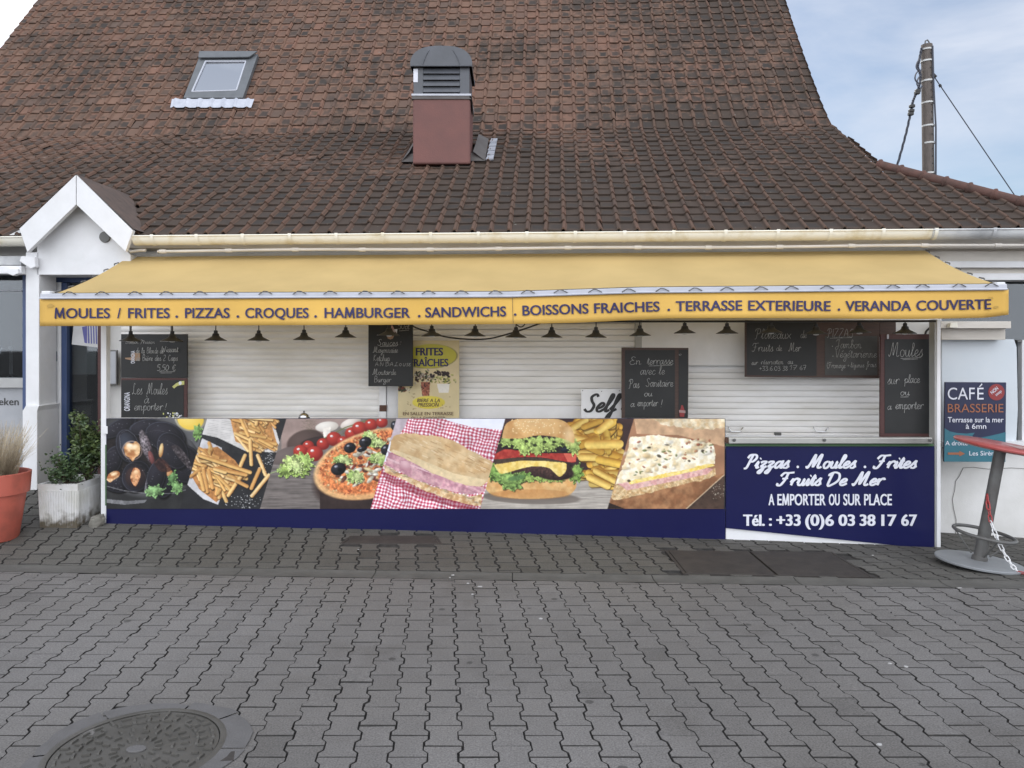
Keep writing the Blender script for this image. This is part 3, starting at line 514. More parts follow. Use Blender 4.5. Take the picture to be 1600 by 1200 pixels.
V_R_LO = curve([(1289, 190), (1310, 208), (1338, 232), (1372, 262)], False); V_R_UP = curve([(1222, 0), (1238, 50), (1256, 103), (1275, 155), (1289, 188)], True); V_L_UP = edge((60, 0), (0, 78), True)
HIP = edge((1372, 262), (1600, 322), False); VH = hit(1372, 262, False)[1]
house = thing('restaurant_house', 'white rendered snack house with a steep brown clay tile roof, red vent stack and skylight', 'house', (0, 7.5, 0))
def LIM(v, upper):
    if upper: return V_R_UP(v)+.03
    return (HIP(v) if v < VH else V_R_LO(v))+.03
def tiles(upper, ok, name):
    prof = [(0, .001), (.012, -.001), (.110, -.002), (.119, .003), (.127, .020), (.140, .030), (.153, .020), (.161, .004), (.1685, .001)]; mb_uv = []
    mb = MB(); rows = int((S2 if upper else S1)/RL+.01); o, up, n = (KINK, UP2, N2) if upper else (EAVE, UP1, N1)
    for r in range(rows):
        v = r*RL
        for c in range(-52, 46):
            u = c*RW
            if not ok(u+RW*.5, v+RL*.5): continue
            j = random.gauss(0, .0022); tl = random.gauss(0, .004); sk = random.gauss(0, .003); vs = []
            v0 = v+random.gauss(0, .0035)-(.03 if r == 0 and not upper else 0)
            for (vv, hh) in ((v0, .004), (v0, .021), (v0+RL*.55, .012), (v+RL+.03, .001)):
                for du, h in prof: mb_uv.append((du/RW, (vv-v)/RL)); vs.append(o+RU*min(u+du+sk*(vv-v)*8, LIM(vv, upper))+up*vv+n*(h+hh+j+tl*(du-.08)*6))
            k = len(prof); mb.add(vs, [(a*k+i, a*k+i+1, (a+1)*k+i+1, (a+1)*k+i) for a in range(3) for i in range(k-1)])
    mb.uv = mb_uv; return mb.build(name, TILE, house)
ul = hit(60, 0, True)[0]
CHU = (hit(640, 256, False), hit(742, 256, False)); SKY = [hit(*p, True) for p in ((290, 160), (383, 160), (406, 92), (316, 92))]
su0 = min(p[0] for p in SKY); su1 = max(p[0] for p in SKY); sv0 = min(p[1] for p in SKY); sv1 = max(p[1] for p in SKY)
def ok_lo(u, v):
    lim = HIP(v) if v < VH else V_R_LO(v)
    if CHU[0][0]-.02 < u < CHU[1][0]+.02 and CHU[0][1]-.02 < v < CHU[0][1]+.75: return False
    if abs(rp(u, v, 0).x+4.09) < .47*(1-v/.94): return False
    return -8.6 < u < min(lim+.10, 6.6)
def ok_up(u, v):
    if su0+.05 < u < su1-.05 and sv0+.02 < v < sv1-.02: return False
    return V_L_UP(v) < u < V_R_UP(v)+.10
tiles(False, ok_lo, 'lower_roof'); tiles(True, ok_up, 'upper_roof')
def under():                                    # boarding below the tiles, back slope and gable walls
    mb = MB(); e = -.035
    hv = VH; a = [rp(-8.7, 0, 0, e), rp(min(HIP(0), 7), 0, 0, e), rp(HIP(hv), hv, 0, e)]+[rp(V_R_LO(hv+(S1-hv)*i/4), hv+(S1-hv)*i/4, 0, e) for i in range(1, 5)]+[rp(-8.7, S1, 0, e)]
    mb.add(a, [tuple(range(8))])
    b = [rp(V_L_UP(0), 0, 1, e), rp(V_R_UP(0), 0, 1, e), rp(V_R_UP(S2), S2, 1, e), rp(V_L_UP(S2), S2, 1, e)]
    mb.add([b[0]]+[rp(V_R_UP(S2*i/8), S2*i/8, 1, e) for i in range(9)]+[b[3]], [tuple(range(11))])
    rl, rr = b[3], b[2]; bl = Vector((rl.x-.5, rl.y+6.5, 2.7)); br = Vector((rr.x+.5, rr.y+6.5, 2.7)); mb.add([rl, rr, br, bl], [(0, 1, 2, 3)])
    h0 = rp(min(HIP(0), 7), 0, 0, e); h1 = rp(HIP(hv), hv, 0, e); mb.add([h0, h0+RV*5, h1+RV*3, h1], [(0, 1, 2, 3)])
    mb.build('roof_boarding', M['rustplate'], house)
    w = MB()
    kl = rp(-8.7, S1, 0, e); ins = -RU*.12-Vector((0, 0, .15)); w.add([b[1]+ins, b[2]+ins, Vector((b[2].x, br.y, -.4)), Vector((b[1].x, b[1].y, -.4))+ins], [(0, 1, 2), (0, 2, 3)])
    ins = RU*.12-Vector((0, 0, .15)); w.add([b[0]+ins, b[3]+ins, Vector((b[3].x, bl.y, -.4)), Vector((b[0].x, b[0].y, -.4))+ins], [(0, 1, 2), (0, 2, 3)])
    w.build('gable_wall', M['white'], house)
    mb2 = MB()
    for i in range(9):                           # ridge tiles down the hip
        s0, s1 = i/9, (i+1)/9
        p0 = rp(HIP(hv), hv, 0, .03).lerp(rp(HIP(0), 0, 0, .03), s0); p1 = rp(HIP(hv), hv, 0, .03).lerp(rp(HIP(0), 0, 0, .03), s1)
        d = (p1-p0); mb2.tube([p0-d*.02, p0+d*.05, p0+d*.12, p0+d*.98], [.062, .066, .05, .05], 12)
    mb2.build('hip_ridge', mat('ridge_tile', (.13, .062, .048), .85, (.075, .045, .036), 8, bump=.3), house, smooth=True)
    for r in range(0):                          # verge tiles on the right gable edge
        p = rp(V_R_UP(r*RL)+.05, r*RL, 1, .02); q = rp(V_R_UP((r+1)*RL)+.05, (r+1)*RL+.02, 1, .0); vb.prism([p+RU*-.05, p+RU*.02, p+RU*.02-N2*.07, p-RU*.05-N2*.03], q-p)
under()
# walls (with the openings left free)
def wall(name, pts, D=7.5, th=.2, m='white'): return slab(name, pts, D, KY, th, M[m], house, bevel=0)
wall('front_wall', rect(157, 350, 1471, 900))
wall('wall_panel', rect(-900, 420, -122, 800)); wall('wall_panel', rect(62, 395, 74, 790), 7.47, .2); wall('wall_panel', rect(-900, 360, 157, 428), 7.52)
wall('sill_wall', rect(1471, 698, 1900, 905)); wall('wall_panel', rect(1471, 360, 1900, 437)); wall('wall_panel', rect(1762, 437, 1900, 698))
slab('back_room', rect(-700, 430, 1900, 900), 10.2, KY, .1, M['dark'], house, bevel=0)
fl = MB(); a, b, c, d = P(-700, 540, 7.7, KY), P(1900, 540, 7.7, KY), P(1900, 540, 10.2, KY), P(-700, 540, 10.2, KY)
for z in (.12, 2.62): fl.add([Vector((p.x, p.y, z)) for p in (a, b, c, d)], [(0, 1, 2, 3)])
fl.build('room_floor', M['dark'], house)
cr = MB()
ribbon(cr, [(1505, 731), (1499, 744), (1493, 752), (1492, 765), (1488, 780), (1490, 795), (1494, 812), (1493, 835)], .9, lambda x, y: P(x, y, 7.494, KY))
ribbon(cr, [(1505, 731), (1520, 730), (1545, 733), (1580, 731), (1625, 734)], .7, lambda x, y: P(x, y, 7.494, KY)); cr.build('crack', M['crack'], house)
# gutters
def gutter(x0, x1, m, z=2.672, joints=(), name='gutter'):
    mb = MB(); r = .068; pr = [(-r, 0), (-r-.006, .006), (-r, .010)]+[] ; n = 12
    prof = [(-r-.007, .004), (-r-.004, .010), (-r+.002, .006)]+[]
    cross = [(-r-.008, .010), (-r-.010, .0)]+[(-r*math.cos(t), -r*math.sin(t)*1.12) for t in np.linspace(.1, math.pi-.05, n)]+[(r-.004, 0)]+[(-(r-.008)*math.cos(t), -(r-.008)*math.sin(t)) for t in np.linspace(math.pi-.1, .1, n)]+[(-r+.004, .008)]
    vs = []
    for x in (x0, x1):
        for dy, dz in cross: vs.append((x, 7.06-KY*x+dy, z+dz))
    k = len(cross); mb.add(vs, [(i, (i+1) % k, k+(i+1) % k, k+i) for i in range(k)]+[tuple(range(k)), tuple(range(2*k-1, k-1, -1))])
    g = mb.build(name, m, house, smooth=True)
    for x in joints:
        jb = MB(); w = .015; pts = []
        for xx in (x-w, x+w): pts.append([(xx, 7.06-KY*xx-(r+.009)*math.cos(t), z+.006-(r+.008)*1.14*math.sin(t)) for t in np.linspace(-.12, 2.4, 14)])
        jb.add(pts[0]+pts[1], [(i, i+1, 15+i, 14+i) for i in range(13)])
        jb.box((x-.012, 7.06-KY*x-.070, z-.004), (x+.012, 7.06-KY*x-.052, z+.014))
        jb.build('gutter_bracket', m, g)
jx = [(p-800)/1200*7.1 for p in (231, 303, 377, 452, 526, 599, 674, 748, 823, 897, 972, 1046, 1124, 1202, 1280, 1357, 1434)]
gutter(-3.56, 3.72, M['gutter'], joints=jx); gutter(3.725, 6.3, M['guttergrey'], joints=[4.25, 4.9, 5.5]); gutter(-8.2, -4.60, M['gutter'], joints=[-5.2, -4.9, -6, -7])
def pipe():
    mb = MB(); z = 2.545
    mb.tube([(x, 7.08-KY*x, z+.004*math.sin(x*2.3)) for x in np.linspace(-3.35, 5.8, 40)], .014, 8)
    for x in np.linspace(-3.3, 5.6, 15): MB().tube([(x-.03, 7.08-KY*x, z+.004*math.sin(x*2.3)), (x+.03, 7.08-KY*x, z+.004*math.sin(x*2.3))], .020, 8).build('conduit_clip', M['cream'], house, smooth=True)
    mb.tube([P(203, 393, 7.1, KY), P(220, 391, 7.1, KY), P(228, 391, 7.1, KY)], .014, 8)
    mb.build('conduit', M['cream'], house, smooth=True)
pipe()
slab('soffit_board', rect(196, 372, 1900, 388), 7.25, KY, .2, M['cream'], house)
slab('fascia_board', rect(1440, 384, 1900, 408), 7.34, KY, .2, M['cream'], house); slab('fascia_board', rect(1440, 408, 1900, 418), 7.29, KY, .2, M['whitepaint'], house)
slab('fascia_board', rect(1470, 419, 1900, 427), 7.36, KY, .2, M['cream'], house); slab('fascia_board', rect(1470, 427, 1900, 437.5), 7.33, KY, .2, M['whitepaint'], house)
# roller shutters
def shutter(x0, x1, ytop, ybot, D, pitch_px, curve, nm='roller_shutter'):
    a, b = P(x0, 540, D, KY), P(x1, 540, D, KY); z1 = P((x0+x1)/2, ytop, D, KY).z; z0 = P((x0+x1)/2, ybot, D, KY).z
    pz = pitch_px/FPX*7.4; n = int((z1-z0)/pz)+1; cols = 2; prof = []
    for i in range(n):
        z = z0+i*pz
        if curve: prof += [(z, .0), (z+pz*.12, -.006), (z+pz*.5, -.009), (z+pz*.88, -.006)]
        else: prof += [(z, .014), (z+pz*.10, .014), (z+pz*.12, -.005), (z+pz*.5, -.0065), (z+pz*.95, -.0055)]
    vs = []; fs = []
    for z, off in prof: vs += [(a.x, a.y+off, z), (b.x, b.y+off, z)]
    fs = [(2*i, 2*i+1, 2*i+3, 2*i+2) for i in range(len(prof)-1)]
    return MB().add(vs, fs).build(nm, M['shutter'], house, smooth=curve)
shutter(190, 593, 500, 660, 7.40, 9.0, True); shutter(622, 994, 500, 634, 7.40, 9.15, False); sh = shutter(1003, 1380, 500, 685, 7.40, 9.15, False)
slab('shutter_sill', rect(606, 634, 1000, 662), 7.37, KY, .12, M['whitepaint'], house); slab('wall_pilaster', rect(592, 500, 603, 662), 7.36, KY, .1, M['whitepaint'], house)
slab('wall_pilaster', rect(604, 560, 624, 662), 7.38, KY, .1, M['whitepaint'], house); slab('rust_patch', [(592.5, 643), (604, 643), (604.5, 633), (593, 633)], 7.357, KY, .004, M['rust'], house, bevel=0)
slab('wall_pilaster', rect(993, 500, 1003, 640), 7.34, KY, .1, M['lightgrey'], house); slab('lintel_panel', [(1002, 541), (1168, 571), (1168, 500), (1002, 500)][0:0] or rect(1002, 500, 1400, 571), 7.345, KY, .06, M['whitepaint'], house)
slab('shutter_rail', [(1000, 683), (1378, 686), (1378, 681), (1000, 678)], 7.375, KY, .04, M['whitepaint'], house)
def handle(x):
    f = lambda px, py, o=0: P(px, py, 7.38-o, KY)
    MB().tube([f(x-11, 667), f(x-10, 669, .02), f(x-7, 674, .03), f(x+7, 674.5, .03), f(x+10, 670, .02), f(x+12, 668)], .006, 8).build('handle', M['brass'], sh, smooth=True)
handle(1149); handle(1282)
slab('lock', rect(1211, 676, 1221, 680.5), 7.37, KY, .03, M['tabmetal'], sh)
# red vent stack through the lower roof, with its grey cowl
def stack():
    D = 8.68; x0, x1 = 645, 734.5
    st = MB().prism([P(x0, 256, D), P(x1, 256, D), P(x1, 150.5, D), P(x0, 150.5, D)], (0, .62, 0)).build('vent_stack', M['brickred'], house, bevel=.02)
    a = P(x0-1.5, 155.5, D); b = P(x1+1.5, 147, D)
    MB().box((a.x, D-.012, a.z), (b.x, D+.64, b.z-.024)).build('rim', M['flash'], st, bevel=.004)
    MB().box((a.x-.002, D-.016, b.z-.022), (b.x+.002, D+.645, b.z)).build('rim_strip', M['alu'], st)
    p0 = P(x0+1, 147, D); p1 = P(x1-1, 147, D); zb = p0.z; zt = P(690, 104, D).z; cx = (p0.x+p1.x)/2; hw = (p1.x-p0.x)/2
    MB().box((p0.x, D+.03, zb), (p1.x, D+.6, zt)).build('cowl_body', M['cowl'], st, bevel=.01)
    for s in (-1, 1):
        xx = cx+s*(hw-.055); MB().box((xx-.055, D+.004, zb), (xx+.055, D+.05, zt+.005)).build('cowl_post', M['cowl'], st, bevel=.004)
    lv = MB(); n = 4
    for i in range(n):
        z0 = zb+.02+(zt-zb-.03)*i/n; z1 = zb+.02+(zt-zb-.03)*(i+1)/n
        lv.prism([(cx-hw+.11, D-.010, z0), (cx-hw+.11, D+.03, z0), (cx-hw+.11, D+.034, z1-.006), (cx-hw+.11, D+.018, z1-.006)], (2*hw-.22, 0, 0))
    lv.build('louvre', M['cowl'], st)
    zc = zt-.01; zap = P(690, 74, D).z; dm = MB(); vs = []; n = 22
    for yy, k in ((D-.035, 1), (D+.64, 1)):
        for i in range(n+1):
            t = math.pi*i/n; vs.append((cx-(hw+.03)*math.copysign(abs(math.cos(t))**.75, math.cos(t)), yy, zc+(zap-zc)*math.sin(t)**.8))
    m_ = n+1; dm.add(vs, [(i, i+1, m_+i+1, m_+i) for i in range(n)]+[tuple(range(m_)), tuple(range(2*m_-1, m_-1, -1))])
    dm.build('cowl_hood', M['cowl'], st, smooth=True, bevel=.006)
    rb = MB()
    for s in (-.45, .45):
        rb.tube([(cx+s*hw*2*.75+ (0.0), D-.037, zc+.01), (cx+s*hw*1.2, D-.039, zc+(zap-zc)*.55), (cx+s*hw*.95, D-.037, zc+(zap-zc)*.80)], .006, 6)
    rb.tube([(cx-hw-.02, D-.038, zc+.004), (cx+hw+.02, D-.038, zc+.004)], .008, 6); rb.build('hood_seam', M['cowl'], st, smooth=True)
    q = P(646, 128.5, D-.0); MB().box((q.x, D-.002, q.z), (q.x+.05, D+.0045, q.z+.15)).build('sticker', M['print_white'], st)
    # lead and mortar dressings round the foot
    u0, u1, v0 = CHU[0][0], CHU[1][0], CHU[0][1]
    sk = MB()
    sk.add([rp(u0-.09, v0-.03, 0, .035), rp(u1+.12, v0-.03, 0, .035), rp(u1+.02, v0+.09, 0, .09), rp(u0-.02, v0+.09, 0, .09)], [(0, 1, 2, 3)])
    sk.add([rp(u0-.09, v0-.03, 0, .035), rp(u0-.0, v0+.05, 0, .12), rp(u0-.0, v0+.8, 0, .1), rp(u0-.06, v0+.8, 0, .035)], [(0, 1, 2, 3)])
    sk.add([rp(u1+.12, v0-.03, 0, .035), rp(u1-.02, v0+.05, 0, .12), rp(u1-.02, v0+.8, 0, .1), rp(u1+.10, v0+.8, 0, .035)], [(0, 1, 2, 3)])
    sk.build('flashing', M['flash'], st)
    sv = MB(); uu = u1+.125
    for i in range(5): sv.prism([rp(uu, v0+i*.16, 0, .048), rp(uu+.085, v0+i*.16-.01, 0, .052), rp(uu+.085, v0+i*.16+.155, 0, .042), rp(uu+.01, v0+i*.16+.165, 0, .04)], N1*-.02)
    sv.build('lead_strip', M['zinc'], st)
    cb = MB(); cb.tube([P(735, 150, D-.02), P(737, 160, D+.05), P(737.5, 172, D+.2), P(736, 180, D+.4)], .012, 6); cb.build('vent_cable', M['black'], st)
stack()
def skylight():
    f = lambda px, py, h: (lambda q: rp(q[0], q[1], 1, h))(hit(px, py, True))
    O = [(290, 160), (382, 160), (405.5, 92), (316, 92)]; I = [(303, 150.5), (372, 148.5), (386.5, 103), (324, 103)]
    fr = MB()
    for i in range(4):
        j = (i+1) % 4; h = .075
        fr.add([f(*O[i], .02), f(*O[j], .02), f(*O[j], h), f(*O[i], h), f(*I[i], h), f(*I[j], h), f(*I[i], .05), f(*I[j], .05)], [(0, 1, 2, 3), (3, 2, 5, 4), (4, 5, 7, 6)])
    s = fr.build('skylight', M['skyframe'], house)
    MB().prism([f(*p, .062) for p in I], N2*-.01).build('pane', GLASS2, s)
    MB().prism([f(*p, .03) for p in I], N2*-.01).build('shaft', M['dark'], s)
    MB().prism([f(*p, .118) for p in ((314.5, 101), (393, 100), (406, 91), (315.5, 91))], N2*-.02).build('top_cover', M['skyframe'], s, bevel=.004)
    e = MB()
    for a, b in ((I[0], I[1]), (I[1], I[2]), (I[2], I[3]), (I[3], I[0])): e.tube([f(*a, .072), f(*b, .072)], .012, 6)
    e.build('pane_bead', M['alu'], s)
    ap = MB(); n = 42; vs = []
    for r, (ya, hh) in enumerate(((162, .075), (172.5, .045))):
        for i in range(n+1):
            t = i/n; x = (272+t*(400-272)) if r == 0 else (268+t*(394-268)); u, v = hit(x, ya, True)
            ph = (u/RW) % 1; wv = .022*math.exp(-((ph-.86)/.13)**2)
            vs.append(rp(u, v, 1, hh+wv))
    ap.add(vs, [(i, i+1, n+2+i, n+1+i) for i in range(n)]); ap.build('lead_apron', mat('pale_lead', (.52, .54, .6), .5, (.4, .42, .48), 8), s)
skylight()
# ------------------------------------------------------------------ gabled entrance on the left
porch = thing('entrance_porch', 'small white gabled entrance with blue framed door left of the yellow awning', 'porch', P(100, 760, 7.2, KY))
DG_ = 7.12
slab('gable', [(58, 429), (204, 429), (204, 398), (119, 316), (58, 380)], DG_, KY, .32, M['whitepaint'], porch, bevel=0)
for q in ([(30, 357.5), (42.5, 394), (118.4, 320), (118.4, 273)], [(119.6, 320), (196, 393), (207.5, 360), (119.6, 273)]):
    slab('bargeboard', q, DG_-.16, KY, .05, M['whitepaint'], porch)
    if q[0][0] < 40: slab('gutter_end', [(14, 371), (36, 362), (33, 358), (12, 368)], DG_, KY, .1, M['guttergrey'], porch)
vt = MB(); c = P(163, 370, DG_-.02, KY); vt.lathe([(0, .0), (.05, 0), (.054, .012), (.054, .03)], c, 28, Matrix.Rotation(R(-90), 3, 'X')); vt.build('vent', M['tabmetal'], porch)
pr = MB(); ap = P(119, 272, DG_-.16, KY); lf = P(29, 356, DG_-.16, KY); rt = P(208.5, 358, DG_-.16, KY)
bk = Vector((ap.x, ap.y+1.6, ap.z)); pr.add([ap, bk, Vector((lf.x, bk.y, lf.z)), lf], [(0, 1, 2, 3)]); pr.add([ap, rt, Vector((rt.x, bk.y, rt.z)), bk], [(0, 1, 2, 3)])
pr.build('porch_roof', mat('porch_roof_tile', (.15, .105, .085), .85, (.09, .07, .06), 9, bump=.5, bscale=12), porch)
slab('pier', rect(40, 394, 61, 640), 7.12, KY, .28, M['whitepaint'], porch, bevel=.006); slab('pier_base', [(35, 766), (58, 766), (58, 642), (61, 634), (40, 634), (35, 642)], 7.07, KY, .34, M['whitepaint'], porch, bevel=.006)
slab('door_frame', rect(73, 428, 84, 775), 7.46, KY, .1, M['blue'], porch); slab('door_frame', rect(84, 428, 157, 441), 7.46, KY, .1, M['blue'], porch)
slab('door_stile', rect(84.5, 441, 95, 775), 7.44, KY, .1, M['whitepaint'], porch); slab('door_frame', rect(95.5, 441.5, 104, 775), 7.45, KY, .1, M['blue'], porch)
dp = slab('door_pane', rect(104, 441, 153, 775), 7.5, KY, .012, GLASS, porch, bevel=0); slab('door_edge', rect(152.5, 441, 158, 790), 7.40, KY, .1, M['redwood'], porch)
slab('grey_blind', rect(104, 441, 150, 585), 7.62, KY, .01, M['lightgrey'], porch); slab('inner_curtain', rect(100, 585, 158, 790), 7.9, KY, .01, M['tabmetal'], porch)
slab('meter_box', rect(69.5, 549, 82, 565), 7.36, KY, .1, mat('grey_blue_box', (.12, .15, .20), .5), porch, bevel=.008)
# taproom window left of the pier
wn = thing('taproom_window', 'dark taproom window over a silver beer panel at the far left', 'window', P(-40, 760, 7.4, KY))
slab('blue_jamb', rect(35, 424, 41, 640), 7.3, KY, .15, M['blue'], wn); slab('pane', rect(-125, 430, 36, 592), 7.42, KY, .012, GLASS, wn, bevel=0)
slab('sill', rect(-125, 591, 36, 606), 7.30, KY, .2, M['lightgrey'], wn); pn = slab('beer_panel', rect(-125, 606, 36, 768), 7.38, KY, .1, M['greypanel'], wn)
slab('glazing_bar', rect(-125, 453.5, 33, 455), 7.40, KY, .02, M['alu'], wn)
lt = MB(); fn = lambda x, y: P(x, y, 7.376, KY); text(lt, 'eineken', -22, 29, 633, 11, fn, off=.006); lt.build('lettering', M['dark'], pn)
lt = MB(); text(lt, 'Affligem', 6, 62-4, 679, 12, fn, off=.006); 
lt = MB(); text(lt, 'Aff', 7, 27, 679, 12, fn, off=.004); text(lt, 'l', 29, 31, 679, 12, fn, off=.004); lt.build('lettering', M['lightgrey'], pn)
tap = thing('beer_tap', 'shiny chrome beer tap standing behind the dark taproom window', 'beer tap', P(18, 592, 7.7, KY))
tb = MB(); b0 = P(18, 592, 7.7, KY); tb.lathe([(.06, 0), (.055, .02), (.02, .05), (.02, .28), (.03, .30), (.03, .34), (0, .35)], b0, 18); tb.build('column', M['brass'], tap, smooth=True)
MB().tube([b0+Vector((0, -.02, .30)), b0+Vector((-.05, -.08, .32)), b0+Vector((-.06, -.09, .26))], .010, 8).build('spout', M['brass'], tap, smooth=True)
MB().tube([b0+Vector((0, 0, .33)), b0+Vector((0, -.02, .40))], [.008, .014], 8).build('lever', M['black'], tap, smooth=True)
slab('cassette', rect(-125, 415, 33, 428), 7.05, KY, .12, M['whitepaint'], wn, bevel=.01); slab('cassette_box', rect(-125, 400, 33, 414), 7.15, KY, .2, M['guttergrey'], wn)
hb = MB(); hb.prism([P(x, y, 7.04, KY) for x, y in ((30, 408), (48, 420), (55, 417), (54, 401), (33, 400))], (0, .06, 0)); hb.prism([P(x, y, 7.02, KY) for x, y in ((10, 427), (20, 431), (29, 427), (28, 420), (12, 419))], (0, .06, 0)); hb.build('arm_bracket', M['whitepaint'], wn, bevel=.006)
nt_ = thing('paper_notice', 'white paper notice with a violet building drawing inside the door glass', 'notice', P(134, 545, 7.49, KY))
slab('sheet', [(112, 538), (153, 543), (153, 508), (115, 508)], 7.495, KY, .002, M['paper'], nt_, bevel=0); pm = MB(); fn = lambda x, y: P(x, y, 7.492, KY)
for q in ([(132, 535.5), (136, 536.5), (136, 509), (128, 511)], [(137.5, 536.5), (140, 536.5), (139, 509), (137, 509)], [(142, 537), (144, 537), (143, 509), (141, 509)], [(146, 537), (148, 537), (147, 509), (145, 509)], [(150, 537.5), (152, 537.5), (151, 509), (149, 509)]): pm.add([fn(*p) for p in q], [(0, 1, 2, 3)])
pm.build('drawing', M['violet'], nt_)
# big window on the right
rw = thing('side_window', 'wide window with painted pale blue blind right of the counter post', 'window', P(1600, 698, 7.4, KY))
slab('lintel', rect(1470, 502, 1580, 513), 7.28, KY, .14, M['cream'], rw); slab('lintel', rect(1471, 513.5, 1571, 531), 7.36, KY, .1, M['cream'], rw)  # lower cream slab paints a beige band that is mostly reflection
slab('reflection', [(1471, 700), (1588, 700), (1591, 640), (1589, 542), (1585, 530), (1471, 530)], 7.47, KY, .02, M['icepanel'], rw, bevel=.008)  # solid pale slab paints what is mostly a reflection in the glass
slab('pane', rect(1471, 437, 1762, 698), 7.56, KY, .012, GLASS, rw, bevel=0); slab('sill', rect(1471, 690, 1762, 699), 7.40, KY, .12, M['whitepaint'], rw); slab('mullion', rect(1597, 531, 1603, 700), 7.5, KY, .08, M['whitepaint'], rw)
slab('transom', rect(1590, 531, 1762, 535), 7.5, KY, .06, M['tabmetal'], rw)
slab('bracket', [(1484, 512), (1497, 512), (1496, 504), (1485, 505)], 7.22, KY, .05, M['gutter'], rw)
